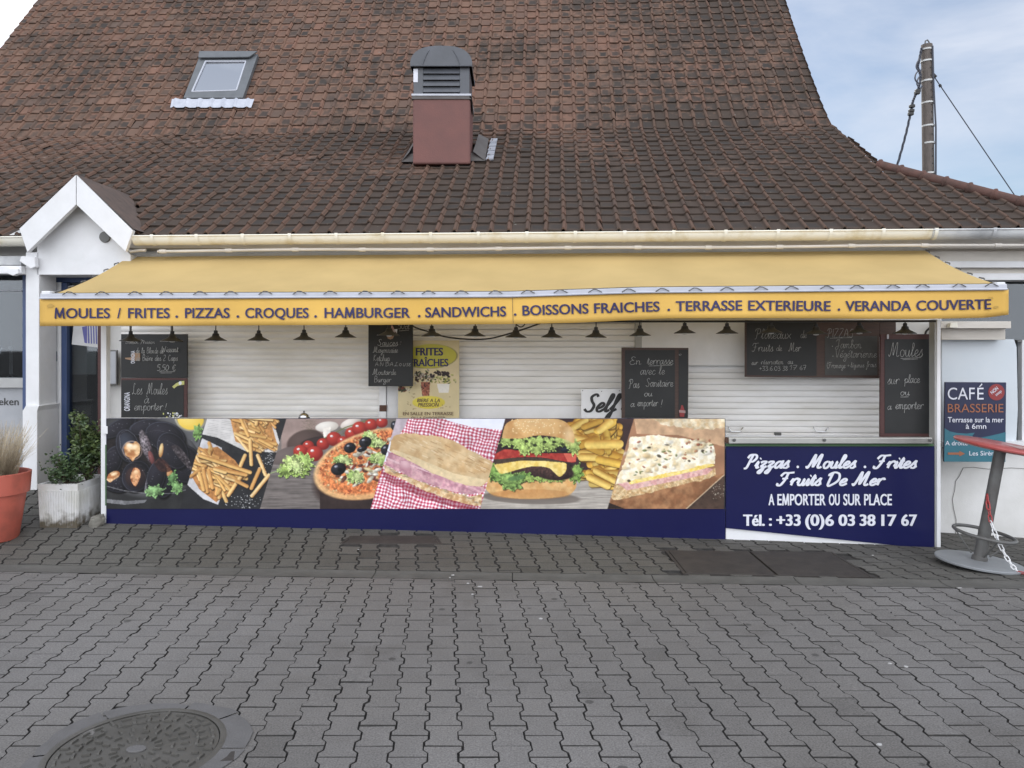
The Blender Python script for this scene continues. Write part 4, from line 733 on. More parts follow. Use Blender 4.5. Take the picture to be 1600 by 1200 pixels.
# ------------------------------------------------------------------ printed food photographs (painted as ink on the board)
class Pic:
    def __init__(s, x0, y0, x1, y1, base, ss=2, seed=3):
        s.x0, s.y0, s.ss = x0, y0, ss; s.w, s.h = int((x1-x0)*ss), int((y1-y0)*ss); s.a = np.ones((s.h, s.w, 3))*np.array(base, float); s.r = np.random.default_rng(seed); s.clip = np.ones((s.h, s.w)); s._n = {}
        s.gx, s.gy = np.meshgrid(x0+(np.arange(s.w)+.5)/ss, y0+(np.arange(s.h)+.5)/ss)
    def noise(s, sc, sd=0, sy=None):
        k = (sc, sd, sy)
        if k not in s._n:
            sy_ = sy or sc; r = np.random.default_rng(sd+int(sc*10)); out = 0; am = 1; tot = 0
            for o in range(4):
                gh, gw = int((s.h/s.ss)/(sy_/2**o))+3, int((s.w/s.ss)/(sc/2**o))+3; g = r.random((gh, gw)); fx = (s.gx-s.x0)/(sc/2**o); fy = (s.gy-s.y0)/(sy_/2**o)
                ix, iy = fx.astype(int), fy.astype(int); tx, ty = fx-ix, fy-iy; tx = tx*tx*(3-2*tx); ty = ty*ty*(3-2*ty)
                out = out+am*((g[iy, ix]*(1-tx)+g[iy, ix+1]*tx)*(1-ty)+(g[iy+1, ix]*(1-tx)+g[iy+1, ix+1]*tx)*ty); tot += am; am *= .55
            s._n[k] = out/tot
        return s._n[k]
    def box(s, xa, ya, xb, yb):
        i0 = max(int((xa-s.x0)*s.ss)-1, 0); i1 = min(int((xb-s.x0)*s.ss)+2, s.w); j0 = max(int((ya-s.y0)*s.ss)-1, 0); j1 = min(int((yb-s.y0)*s.ss)+2, s.h)
        return (slice(j0, j1), slice(i0, i1)) if i1 > i0 and j1 > j0 else None
    def put(s, b, m, c): m = (m*s.clip[b])[..., None]; s.a[b] = s.a[b]*(1-m)+np.asarray(c, float)*m
    def pmask(s, pts, b):
        x, y = s.gx[b], s.gy[b]; ins = np.zeros(x.shape, bool); n = len(pts)
        for i in range(n):
            (x1, y1), (x2, y2) = pts[i], pts[(i+1) % n]
            if y1 == y2: continue
            ins ^= ((y1 > y) != (y2 > y)) & (x < (x2-x1)*(y-y1)/(y2-y1)+x1)
        return ins.astype(float)
    def poly(s, pts, c, tex=0, sc=4, c2=None, sd=0, al=1, wob=0):
        if wob: pts = s.wobble(pts, wob)
        xs = [p[0] for p in pts]; ys_ = [p[1] for p in pts]; b = s.box(min(xs), min(ys_), max(xs), max(ys_))
        if b is None: return
        m = s.pmask(pts, b); c = np.array(c, float); col = np.ones(m.shape+(3,))*c
        if c2 is not None: n = np.clip((s.noise(sc, sd)[b]-.35)/.3, 0, 1)[..., None]; col = col*(1-n)+np.array(c2, float)*n
        if tex: col = col*(1+tex*(s.noise(sc, sd+1)[b]-.5)*2)[..., None]
        s.put(b, m*al, col)
    def wobble(s, pts, w):
        out = []; n = len(pts)
        for i in range(n):
            a, c = pts[i], pts[(i+1) % n]; d = math.hypot(c[0]-a[0], c[1]-a[1]); k = max(int(d/4), 1)
            for j in range(k): out.append((a[0]+(c[0]-a[0])*j/k+s.r.uniform(-w, w), a[1]+(c[1]-a[1])*j/k+s.r.uniform(-w, w)))
        return out
    def ell(s, cx, cy, rx, ry, rot=0, c=(0, 0, 0), ce=None, lx=-.3, ly=-.4, soft=.12, tex=0, sc=3, al=1, ring=0):
        q = max(rx, ry)*1.1; b = s.box(cx-q, cy-q, cx+q, cy+q)
        if b is None: return
        a = math.radians(rot); x = s.gx[b]-cx; y = s.gy[b]-cy; u = (x*math.cos(a)+y*math.sin(a))/rx; v = (-x*math.sin(a)+y*math.cos(a))/ry; d = np.hypot(u, v)
        if ring: m = np.clip(1-np.abs(d-1)*min(rx, ry)/ring, 0, 1)
        else: m = np.clip((1-d)/soft+.5, 0, 1) if soft else (d < 1)*1.
        c = np.array(c, float); ce = c*.6 if ce is None else np.array(ce, float); t = np.clip(np.hypot(u-lx, v-ly)/1.3, 0, 1)[..., None]**1.5
        col = c*(1-t)+ce*t
        if tex: col = col*(1+tex*2*(s.noise(sc, 5)[b]-.5))[..., None]
        s.put(b, m*al, col)
    def cap(s, x0, y0, x1, y1, r, c, ce, tex=.08, al=1):
        b = s.box(min(x0, x1)-r, min(y0, y1)-r, max(x0, x1)+r, max(y0, y1)+r)
        if b is None: return
        dx, dy = x1-x0, y1-y0; L2 = dx*dx+dy*dy+1e-6; x = s.gx[b]-x0; y = s.gy[b]-y0; t = np.clip((x*dx+y*dy)/L2, 0, 1); d = np.hypot(x-t*dx, y-t*dy)/r; sd = (x*dy-y*dx)/math.sqrt(L2)/r
        m = np.clip((1-d)*r*1.2, 0, 1); q = np.clip((np.abs(sd*.8+.25))**1.6, 0, 1)[..., None]
        col = (np.array(c, float)*(1-q)+np.array(ce, float)*q)*(1+tex*2*(s.noise(5, 9)[b]-.5))[..., None]; s.put(b, m*al, col)
    def stroke(s, pts, w, c, al=1):
        for (a, b_) in zip(pts[:-1], pts[1:]): s.cap(a[0], a[1], b_[0], b_[1], w/2, c, c, 0, al)
    def fries(s, n, reg, ang, sp, L, r, cols, ce):
        for i in range(n):
            x, y = reg(s.r); a = math.radians(s.r.normal(ang, sp)); l = s.r.uniform(*L)/2; c = np.array(cols[s.r.integers(len(cols))])*s.r.uniform(.88, 1.06)
            s.cap(x-l*math.cos(a)+1, y-l*math.sin(a)+1.6, x+l*math.cos(a)+1, y+l*math.sin(a)+1.6, r*1.05, np.array(ce)*.45, np.array(ce)*.4, 0, .55)
            s.cap(x-l*math.cos(a), y-l*math.sin(a), x+l*math.cos(a), y+l*math.sin(a), r*s.r.uniform(.85, 1.1), c, ce)
    def frill(s, cx, cy, rx, ry, n, cols, r=4):
        for i in range(n):
            a = s.r.uniform(0, 6.28); q = math.sqrt(s.r.random()); c = np.array(cols[s.r.integers(len(cols))])*s.r.uniform(.75, 1.15); rr = r*s.r.uniform(.5, 1.2)
            s.ell(cx+rx*q*math.cos(a), cy+ry*q*math.sin(a), rr*1.4, rr*.7, s.r.uniform(0, 180), c, c*.55, soft=.3)
    def leaf(s, cx, cy, rx, ry, rot, c, lobes=7, jag=.22, dark=.5):
        n = lobes*8; pts = []; ph = s.r.uniform(0, 6); ca, sa = math.cos(math.radians(rot)), math.sin(math.radians(rot))
        for i in range(n):
            a = 2*math.pi*i/n; q = 1+jag*math.sin(lobes*a+ph)+s.r.uniform(-.12, .12); u, v = rx*q*math.cos(a), ry*q*math.sin(a); pts.append((cx+u*ca-v*sa, cy+u*sa+v*ca))
        c = np.array(c, float); s.poly([(x+1, y+1.8) for x, y in pts], (22, 26, 14), al=.55); s.poly(pts, c*dark, .3, 3, c, sd=int(s.r.integers(90)))
        s.ell(cx-rx*.2*ca, cy-ry*.25, rx*.75, ry*.6, rot, np.minimum(c*1.18+14, 250), c*.8, soft=.9, al=.65, tex=.25)
        for k in range(lobes):
            a = 2*math.pi*k/lobes+ph; x, y = rx*.85*math.cos(a), ry*.85*math.sin(a); s.stroke([(cx, cy), (cx+x*ca-y*sa, cy+x*sa+y*ca)], .7, np.minimum(c*1.25+20, 250), .6)
        for k in range(int(n*.5)): x, y = pts[s.r.integers(n)]; s.ell(x, y, 1.3, .8, s.r.uniform(0, 180), np.minimum(c*1.2+18, 250), c, al=.8)
    def mesh(s, name, quad, nx, ny, fn, m, parent):
        (tl, tr, br, bl) = quad; u, v = np.meshgrid(np.linspace(0, 1, nx), np.linspace(0, 1, ny)); q = lambda i: (tl[i]*(1-u)+tr[i]*u)*(1-v)+(bl[i]*(1-u)+br[i]*u)*v
        X, Y = q(0), q(1); ix = np.clip(((X-s.x0)*s.ss).astype(int), 0, s.w-2); iy = np.clip(((Y-s.y0)*s.ss).astype(int), 0, s.h-2)
        c = (s.a[iy, ix]+s.a[iy+1, ix]+s.a[iy, ix+1]+s.a[iy+1, ix+1])/4/255; c = np.clip(c, 0, 1); c = np.where(c <= .04045, c/12.92, ((c+.055)/1.055)**2.4)
        vs = [fn(a, b) for a, b in zip(X.ravel(), Y.ravel())]; fs = [(j*nx+i, (j+1)*nx+i, (j+1)*nx+i+1, j*nx+i+1) for j in range(ny-1) for i in range(nx-1)]
        o = MB().add(vs, fs).build(name, m, parent); at = o.data.color_attributes.new('ink', 'FLOAT_COLOR', 'POINT'); al = np.ones((len(vs), 4), np.float32); al[:, :3] = c.reshape(-1, 3); at.data.foreach_set('color', al.ravel()); return o
Z5 = lambda x, y: (400+x/4, 640+y/4)
Z6 = lambda x, y: (740+x/4, 640+y/4)
Z4 = lambda x, y: (150+x/4, 640+y/4)
B_T, B_B = 654, 795
CUT = [(166, 166), (325, 281), (449, 406), (621, 579), (791, 750), (992, 949), (1133, 1133)]
def paint_food():
    p = Pic(160, 650, 1138, 800, (38, 38, 38)); r = p.r
    def clip(i):
        (a, b), (c, d) = CUT[i], CUT[i+1]; full = (slice(0, p.h), slice(0, p.w)); p.clip = np.ones((p.h, p.w)); p.clip = p.pmask([(a, 650), (c, 650), (d-1, 800), (b-1, 800)], full)
    # mussels
    clip(0); p.poly([(160, 650), (330, 650), (330, 800), (160, 800)], (44, 44, 44), .25, 14)
    p.poly([(238, 650), (330, 650), (330, 730), (300, 690)], (92, 92, 94), .15, 20); p.ell(225, 712, 84, 64, 12, (62, 62, 64), (84, 84, 86)); p.ell(224, 712, 76, 57, 12, (34, 28, 28), (24, 22, 22), tex=.4)
    p.poly([(170, 672), (188, 660), (205, 655), (212, 655), (195, 665), (182, 674), (172, 680)], (175, 172, 172), .4, 3, wob=1.5); p.ell(298, 656, 21, 17, 8, (236, 208, 105), (225, 185, 60)); p.ell(298, 652, 24, 21, 8, (245, 238, 205), ring=2.2); p.leaf(309, 676, 6, 12, 8, (118, 160, 82), 6)
    def shell(cx, cy, rx, ry, rot, inner=None, hi=(105, 110, 128)):
        p.ell(cx+1, cy+2, rx*1.05, ry*1.05, rot, (12, 10, 12), (10, 8, 9)); p.ell(cx, cy, rx, ry, rot, (42, 40, 48), (18, 17, 21), -.4, -.3); p.ell(cx, cy, rx*.96, ry*.96, rot, hi, ring=1.0, al=.55)
        a = math.radians(rot)
        for k in range(5):
            f = .35+.11*k; p.ell(cx-rx*.1, cy, rx*f, ry*f, rot, (80, 80, 92), ring=.8, al=.22)
        for k in range(12): q = r.uniform(-.8, .8); w = r.uniform(-.5, .6); p.ell(cx+rx*w*math.cos(a)-ry*q*math.sin(a), cy+rx*w*math.sin(a)+ry*q*math.cos(a), r.uniform(.5, 1.4), .6, rot, (150, 150, 160), al=.5)
    for a in ((186, 668, 30, 11, -28), (228, 668, 26, 12, -10), (176, 720, 14, 24, 20), (258, 682, 32, 22, 18), (288, 725, 26, 30, -20), (182, 757, 20, 12, 10), (258, 748, 16, 30, 8)): shell(*a)
    shell(270, 704, 22, 31, -32); shell(200, 697, 18, 27, -18); p.ell(201, 697, 14, 22, -18, (58, 62, 74), (28, 28, 34)); p.ell(207, 704, 15, 14, 20, (190, 172, 158), (120, 100, 92), ring=1.6); p.poly(smooth([(194, 699), (199, 692), (207, 693), (213, 690), (219, 698), (218, 710), (211, 716), (208, 722), (203, 716), (196, 711), (194, 699)], 4), (222, 178, 126), .25, 6, (186, 122, 70)); p.ell(204, 698, 7, 4.5, 20, (244, 226, 194), (226, 190, 140), soft=.6); p.ell(212, 699, 5, 4, -20, (240, 216, 176), (220, 176, 120), soft=.6); p.ell(206, 711, 9, 3, 6, (160, 96, 52), (196, 136, 84), soft=.8, al=.8); p.stroke([(190, 676), (199, 672), (210, 680), (216, 692)], 1.2, (120, 120, 132), .8); p.stroke([(187, 682), (189, 700), (197, 714), (206, 724)], 1.4, (150, 148, 156), .7)
    p.ell(229, 698, 7.5, 27, -18, (120, 112, 116), (60, 50, 54), tex=.9, sc=2); p.ell(237, 716, 4, 12, -18, (130, 75, 72), (80, 40, 40)); p.ell(252, 704, 3.4, 11, 8, (225, 200, 140), (165, 110, 60))
    shell(213, 744, 25, 22, -60); p.ell(212, 746, 16, 17, 0, (66, 48, 46), (36, 28, 30)); p.poly(smooth([(206, 738), (210, 731), (217, 733), (220, 742), (217, 752), (212, 760), (206, 754), (204, 746), (206, 738)], 4), (214, 156, 106), .25, 5, (160, 92, 54)); p.ell(213, 738, 4, 4, 0, (238, 200, 150), (214, 160, 110), soft=.7); p.poly(smooth([(167, 750), (170, 741), (180, 736), (187, 738), (186, 745), (178, 750), (172, 754), (167, 750)], 4), (222, 178, 128), .25, 5, (170, 104, 58)); p.ell(179, 741, 5, 2.6, -24, (242, 214, 172), (220, 176, 124), soft=.7); p.ell(262, 736, 5.5, 16, -40, (224, 172, 115), (165, 95, 55)); p.ell(231, 752, 2.6, 20, 14, (185, 180, 188), (80, 76, 84), tex=.5)
    shell(244, 745, 14, 26, 14)
    for q in (((262, 690), (280, 698), (296, 718), (300, 738)), ((236, 690), (246, 700), (250, 724)), ((168, 708), (180, 704)), ((167, 728), (182, 722)), ((252, 724), (268, 728), (284, 738)), ((228, 676), (246, 672), (262, 676)), ((196, 728), (206, 724), (222, 728)), ((224, 736), (230, 752), (226, 768))): p.stroke(q, .9, (150, 140, 140), .6)
    p.poly(smooth([(266, 698), (276, 696), (292, 712), (302, 736), (296, 734), (280, 716), (266, 698)], 4), (92, 84, 86), .6, 2.5, (44, 36, 38), al=.8); p.poly(smooth([(240, 724), (252, 716), (268, 732), (262, 738), (250, 736), (240, 724)], 4), (74, 42, 36), .4, 4, (50, 28, 26), al=.8)
    for _ in range(22): x, y = r.uniform(168, 300), r.uniform(670, 770); p.ell(x, y, r.uniform(.4, 1.2), .5, r.uniform(0, 180), (200, 195, 195), al=.6)
    p.stroke([(167, 760), (195, 767), (235, 772), (270, 771), (293, 765), (300, 745)], 1.6, (150, 150, 152)); p.leaf(242, 768, 14, 8.5, -8, (132, 178, 108), 7); p.leaf(270, 748, 6, 11, 20, (104, 152, 84), 5); p.leaf(277, 762, 8, 9, 0, (122, 168, 96), 6)
    p.poly([(167, 780), (200, 783), (230, 781), (226, 786), (195, 789), (167, 786)], (112, 112, 114), .3, 5)
    # chips on newsprint
    clip(1); p.poly([(270, 650), (460, 650), (460, 800), (270, 800)], (42, 42, 44), .2, 10); p.poly([(318, 650), (425, 650), (439, 698), (432, 707), (384, 705), (340, 684), (312, 678)], (204, 200, 196), .08, 12)
    for k in range(19):
        y = 656+k*2.6
        for q in range(3): p.stroke([(326+q*21-k*.3, y+q*1.6), (342+q*21-k*.3, y+2.4+q*1.6)], .9, (96, 94, 92), .75 if r.random() > .15 else 0)
    p.poly([(293, 758), (316, 685), (347, 700), (352, 757), (341, 789), (318, 780)], (192, 190, 192), .12, 8)
    cols = [(236, 196, 122), (226, 178, 100), (240, 206, 140), (215, 160, 88)]; ce = (168, 104, 48)
    def tri(A, B, C):
        def f(g):
            u, v = g.random(2)
            if u+v > 1: u, v = 1-u, 1-v
            return A[0]+u*(B[0]-A[0])+v*(C[0]-A[0]), A[1]+u*(B[1]-A[1])+v*(C[1]-A[1])
        return f
    p.poly([(360, 654), (422, 654), (434, 697), (400, 705), (368, 690)], (190, 132, 72), .3, 4); p.fries(46, tri((362, 648), (425, 650), (402, 704)), 48, 28, (18, 38), 2.9, cols, ce); p.fries(14, tri((370, 655), (436, 700), (378, 702)), 28, 20, (18, 34), 2.9, cols, ce)
    p.poly([(300, 745), (318, 702), (340, 698), (368, 720), (385, 745), (362, 765), (338, 785), (312, 765)], (178, 118, 62), .3, 4); p.fries(58, tri((302, 735), (330, 700), (352, 775)), 60, 40, (20, 36), 3.0, cols, ce); p.fries(34, tri((320, 705), (378, 738), (345, 762)), 25, 18, (22, 44), 3.0, cols, ce)
    for a in ((391, 688, 393, 726), (383, 712, 376, 728), (403, 712, 415, 742), (406, 733, 393, 763), (420, 743, 394, 775), (377, 744, 357, 774), (312, 712, 391, 738), (338, 732, 384, 742), (336, 733, 352, 738), (370, 752, 386, 760), (318, 735, 324, 768), (326, 735, 332, 762), (312, 740, 318, 765)): p.cap(a[0]+1, a[1]+2, a[2]+1, a[3]+2, 3.4, (20, 18, 16), (20, 18, 16), 0, .5); p.cap(*a, 3.3, cols[r.integers(4)], ce)
    for _ in range(130):
        x, y = (r.normal(384, 12), r.normal(784, 7)) if r.random() < .55 else (r.normal(421, 6), r.normal(718, 8)); p.ell(x, y, r.uniform(.35, .9), r.uniform(.35, .8), 0, (225, 225, 225), (200, 200, 200), al=.85)
    # pizza
    clip(2); p.poly([(400, 650), (630, 650), (630, 800), (400, 800)], (112, 104, 99), .18, 9); b = (slice(0, p.h), slice(0, p.w)); st = p.noise(30, 4, 2.0); m = (p.gy > 726)*1.; p.put(b, m*.6, np.array((108, 100, 96))*(.5+st)[..., None])
    p.poly([(440, 650), (560, 650), (520, 672), (470, 712), (440, 720)], (150, 128, 120), .15, 16); p.ell(478, 692, 30, 20, -14, (92, 74, 68), (66, 52, 48)); p.ell(448, 712, 26, 12, -20, (110, 96, 92), (92, 80, 76)); p.ell(500, 690, 30, 8, -8, (60, 48, 46))
    for k in range(60): p.stroke([(r.uniform(470, 500), r.uniform(655, 676)), (r.uniform(470, 500), r.uniform(655, 680))], .7, (92, 84, 62), .6)
    p.ell(511, 667, 18, 8, -6, (232, 226, 216), (190, 180, 168)); p.poly([(504, 668), (517, 666), (516, 684), (506, 684)], (226, 218, 206), .1, 4); p.ell(548, 661, 17, 7, -22, (225, 215, 205), (170, 155, 145))
    p.stroke([(505, 686), (540, 668), (580, 655), (610, 650)], 2.4, (105, 112, 62)); p.stroke([(512, 690), (540, 676), (575, 664)], 1.4, (96, 104, 60))
    for x, y, q in ((482, 697, 9), (505, 694, 10), (522, 686, 12), (536, 690, 9), (550, 678, 11), (562, 670, 12), (580, 664, 10), (597, 660, 9), (470, 706, 11.5), (492, 709, 13)): p.ell(x, y, q, q*.92, 0, (196, 58, 46), (120, 26, 22)); p.ell(x-q*.3, y-q*.35, q*.22, q*.16, 0, (255, 235, 230))
    [p.leaf(*q) for q in ((450, 734, 15, 11, -20, (150, 180, 84), 8), (474, 722, 15, 13, 20, (166, 196, 100), 9), (458, 724, 14, 11, 10, (178, 204, 112), 9), (470, 736, 14, 9, 0, (160, 190, 92), 8), (464, 729, 11, 9, 40, (190, 214, 130), 8))]; p.stroke([(422, 740), (440, 734)], 2, (150, 175, 110))
    p.ell(586, 740, 98, 53, -16, (72, 54, 48), (44, 34, 32)); p.poly([(500, 770), (630, 760), (630, 800), (500, 800)], (52, 40, 38), .2, 8); p.ell(585, 725, 97, 52, -16, (228, 188, 132), (206, 152, 96), tex=.15, soft=.05); p.ell(586, 722, 90, 46, -16, (212, 128, 72), (200, 108, 58), tex=.5, sc=3)
    for _ in range(420):
        a, q = r.uniform(0, 6.28), math.sqrt(r.random()); u, v = 90*q*math.cos(a), 46*q*math.sin(a); c_, s_ = math.cos(-.28), math.sin(-.28); x, y = 586+u*c_-v*s_, 722+u*s_+v*c_
        if y < 745 or q < .6 or r.random() < .5: c = [(232, 172, 98), (190, 92, 54), (240, 204, 140), (214, 112, 68), (178, 76, 46), (236, 216, 160)][r.integers(6)]; p.ell(x, y, r.uniform(1, 3.4), r.uniform(.8, 2.2), r.uniform(0, 180), c, soft=.4, al=.8)
    for _ in range(130):
        a, q = r.uniform(0, 6.28), math.sqrt(r.random())*.72; u, v = 88*q*math.cos(a), 39*q*math.sin(a); x, y = 586+u*.9+v*.43, 722-u*.43+v*.9
        p.ell(x, y, r.uniform(3, 8), r.uniform(1.5, 4), r.uniform(-60, 30), [(238, 232, 214), (120, 72, 56), (226, 206, 150), (215, 205, 180), (150, 60, 48)][r.integers(5)], tex=.2, soft=.3)
    for x, y, a, b in ((536, 718, 15, 8), (556, 745, 12, 11), (590, 692, 12, 8), (592, 716, 15, 9), (578, 680, 10, 6), (604, 722, 10, 8)): p.leaf(x-4, y, a*.75, b*.8, -20, (150, 178, 92), 7); p.leaf(x+4, y+1, a*.7, b*.75, 20, (184, 204, 126), 7)
    for x, y, a, b in ((547, 700, 9.5, 8), (571, 691, 10, 8), (604, 703, 9, 8.5), (529, 733, 12, 9.5), (617, 666, 6, 8), (566, 702, 8, 4)): p.ell(x, y, a, b, -15, (46, 46, 54), (10, 10, 12)); p.ell(x-a*.3, y-b*.4, a*.25, b*.18, -15, (170, 172, 185)); p.ell(x+a*.2, y+b*.1, a*.3, b*.3, 0, (12, 10, 10))
    # sandwich on gingham
    clip(3); p.poly([(570, 650), (800, 650), (800, 800), (570, 800)], (222, 224, 234), .04, 20); wx = p.gx+5*(p.noise(26, 11)-.5)*2+.25*p.gy; wy = p.gy+5*(p.noise(24, 12)-.5)*2-.22*p.gx; g = ((np.sin(wx*2*math.pi/5.4) > 0).astype(float)+(np.sin(wy*2*math.pi/5.4) > 0))/2
    sh_ = (.82+.34*p.noise(14, 13))[..., None]; ging = (np.array((236, 230, 236))*(1-g[..., None])+np.array((176, 36, 62))*g[..., None])*sh_; full = (slice(0, p.h), slice(0, p.w))
    p.put(full, p.pmask([(626, 650), (690, 650), (700, 658), (740, 668), (786, 672), (780, 740), (750, 800), (560, 800), (590, 740), (622, 690)], full), ging); p.poly([(600, 650), (640, 650), (632, 668), (618, 690), (600, 690)], (180, 165, 172), .15, 6)
    p.poly([Z5(*q) for q in ((780, 380), (900, 440), (1100, 520), (1330, 590), (1400, 625), (1330, 640), (1060, 560), (820, 450))], (110, 24, 40), .1, 6, al=.5)
    p.poly([Z5(*q) for q in ((805, 340), (900, 400), (1100, 480), (1330, 545), (1415, 530), (1405, 600), (1370, 605), (1200, 560), (1050, 505), (900, 430), (805, 390))], (218, 192, 150), .18, 5, (186, 140, 90), wob=.8)
    for _ in range(60): t = r.random(); x, y = Z5(820+t*560, 365+t*190+r.normal(0, 12)); p.ell(x, y, r.uniform(2, 5), 1.2, 18, [(236, 222, 190), (190, 160, 130), (225, 205, 150)][r.integers(3)], al=.8)
    p.poly([Z5(*q) for q in ((830, 268), (920, 300), (1010, 345), (1200, 430), (1310, 470), (1432, 488), (1424, 520), (1330, 532), (1200, 505), (1000, 440), (808, 345))], (176, 120, 134), .15, 6, (206, 158, 162), wob=.7)
    for k in range(26): t = r.random(); x, y = Z5(840+t*540, 300+t*200+r.normal(0, 16)); p.cap(x-10, y-4, x+10, y+4, 1.1, [(222, 184, 188), (150, 92, 110), (230, 200, 202)][k % 3], (190, 140, 150), 0, .7)
    p.ell(*Z5(935, 350), 9, 6.5, 35, (214, 172, 178), (186, 132, 142))
    p.poly([Z5(*q) for q in ((862, 165), (900, 152), (1000, 150), (1050, 160), (1130, 165), (1210, 185), (1300, 232), (1400, 285), (1480, 330), (1478, 370), (1460, 440), (1410, 480), (1340, 478), (1240, 450), (1100, 395), (1000, 342), (900, 290), (835, 262), (840, 210))], (208, 178, 132), .12, 12, (192, 154, 104), wob=1)
    p.poly([Z5(*q) for q in ((836, 262), (860, 250), (1000, 300), (1240, 400), (1440, 440), (1408, 480), (1340, 478), (1240, 450), (1100, 395), (1000, 342), (900, 290))], (214, 190, 146), .1, 5)
    for k in range(90): t = r.random(); x, y = Z5(870+t*590, 190+t*170+r.normal(0, 34)); p.cap(x-4*r.random()-1, y-1, x+5, y+2.5, r.uniform(.5, 1.3), [(238, 226, 198), (164, 118, 70), (228, 208, 168), (150, 104, 58)][k % 4], (200, 165, 115), 0, .6)
    # burger with chips
    clip(4); p.poly([(740, 650), (1000, 650), (1000, 800), (740, 800)], (62, 42, 42), .2, 16); p.poly([(740, 760), (890, 748), (1000, 755), (1000, 800), (740, 800)], (170, 161, 150), .1, 8); m = p.pmask([(740, 760), (890, 752), (1000, 756), (1000, 800), (740, 800)], full); p.put(full, m*.5, np.array((168, 160, 150))*(.55+.9*p.noise(26, 21, 1.8))[..., None])
    yc = [(226, 182, 70), (236, 200, 100), (214, 162, 56)]; p.fries(46, tri((896, 665), (950, 656), (962, 700)), -28, 30, (24, 44), 6.0, yc, (150, 96, 24)); p.fries(60, tri((898, 680), (972, 715), (955, 752)), 8, 28, (26, 46), 6.6, yc, (150, 96, 24)); p.fries(12, tri((915, 735), (955, 745), (940, 758)), 14, 14, (26, 44), 6.2, yc, (146, 92, 24)); p.cap(938, 672, 953, 660, 6.2, (240, 205, 100), (190, 130, 45)); p.cap(920, 695, 968, 694, 7, (238, 202, 96), (190, 130, 45))
    p.ell(830, 778, 78, 10, 2, (88, 78, 70), (110, 100, 92), al=.8)
    p.poly(smooth([Z6(*q) for q in ((75, 440), (100, 425), (350, 440), (620, 420), (640, 445), (640, 490), (590, 535), (450, 555), (280, 557), (130, 535), (80, 500), (75, 440))], 4), (222, 176, 112), .12, 9, (204, 150, 86)); p.ell(*Z6(360, 530), 62, 8, 0, (176, 112, 56), (190, 130, 70), al=.5)
    p.ell(*Z6(360, 375), 70, 18, 0, (74, 50, 46), (40, 26, 26), tex=.5, sc=3); [p.leaf(*Z6(x, y), a, b, q, c, 8, .2) for x, y, a, b, q, c in ((130, 395, 9, 13, 10, (116, 156, 66)), (185, 425, 17, 10, 20, (124, 164, 74)), (300, 425, 17, 8, -6, (110, 148, 66)), (235, 450, 18, 13, 14, (134, 172, 84)))]; p.ell(*Z6(270, 428), 14, 4, -10, (70, 108, 62), (84, 122, 70), al=.7); [p.leaf(*Z6(x, 436), 7, 4, 0, (140, 168, 78), 6) for x in (355, 420, 480, 540)]; p.leaf(*Z6(645, 400), 9, 14, 20, (130, 168, 74), 8)
    p.ell(*Z6(500, 390), 32, 13, 6, (84, 58, 52), (44, 28, 28), tex=.6, sc=2.5); p.poly(smooth([Z6(*q) for q in ((128, 345), (200, 335), (300, 320), (450, 322), (565, 332), (582, 355), (575, 390), (540, 420), (510, 400), (470, 365), (380, 355), (290, 372), (180, 402), (150, 380), (128, 345))], 4), (238, 212, 124), .06, 6, (224, 188, 84))
    p.poly([Z6(*q) for q in ((130, 312), (200, 300), (420, 305), (560, 322), (555, 332), (440, 322), (300, 320), (140, 342))], (70, 58, 46), .3, 3); p.poly(smooth([Z6(*q) for q in ((135, 280), (200, 248), (300, 245), (420, 262), (560, 262), (638, 278), (642, 310), (630, 332), (550, 322), (420, 300), (280, 300), (130, 312), (135, 280))], 4), (188, 62, 50), .14, 6, (160, 42, 36)); p.poly([Z6(*q) for q in ((560, 270), (640, 282), (640, 325), (590, 328))], (214, 92, 72), .1, 4)
    p.poly([Z6(*q) for q in ((160, 190), (330, 160), (600, 190), (640, 240), (610, 275), (420, 275), (230, 250), (150, 245))], (40, 34, 30), .3, 4); p.ell(*Z6(575, 252), 8, 4, 0, (40, 44, 60), (16, 16, 22)); [p.leaf(*Z6(x, y), a, b, q, (166, 192, 96), 8, .26, .55) for x, y, a, b, q in ((215, 200, 11, 7, -10), (290, 215, 11, 9, 10), (355, 222, 10, 11, 0), (420, 205, 13, 8, 5), (480, 220, 11, 10, -10), (540, 200, 12, 7, 0), (595, 205, 11, 8, 15), (320, 250, 8, 9, 0), (400, 250, 9, 8, 10), (630, 235, 8, 11, 10))]; [p.ell(*Z6(x, y), 3.2, 2.4, 0, (40, 44, 26), (70, 84, 40)) for x, y in ((240, 190), (330, 200), (385, 225), (445, 205), (505, 205), (560, 220))]; 
    p.poly(smooth([Z6(*q) for q in ((178, 180), (188, 130), (210, 85), (280, 58), (380, 50), (500, 55), (575, 78), (612, 120), (630, 165), (626, 210), (580, 190), (500, 170), (400, 162), (300, 182), (178, 180))], 4), (216, 168, 104), .1, 12, (200, 146, 84)); p.ell(*Z6(400, 95), 38, 12, 0, (232, 192, 134), (216, 168, 104), al=.6); p.ell(*Z6(600, 170), 9, 13, 0, (232, 206, 160), (214, 174, 116), soft=.9, al=.6)
    for _ in range(60): x, y = Z6(r.normal(370, 90), r.uniform(62, 155)); p.ell(x, y, 1.7, 1.0, r.uniform(0, 180), (242, 222, 172), (205, 160, 100))
    # toasted sandwich
    clip(5); p.poly([(940, 650), (1140, 650), (1140, 800), (940, 800)], (158, 112, 80), .2, 22); p.poly([(990, 650), (1140, 650), (1140, 700), (1100, 690), (1060, 680), (995, 678)], (196, 156, 118), .2, 12); p.poly([(996, 650), (1138, 650), (1138, 668), (1090, 672), (1040, 664)], (228, 212, 180), .2, 7, (206, 176, 130), wob=2)
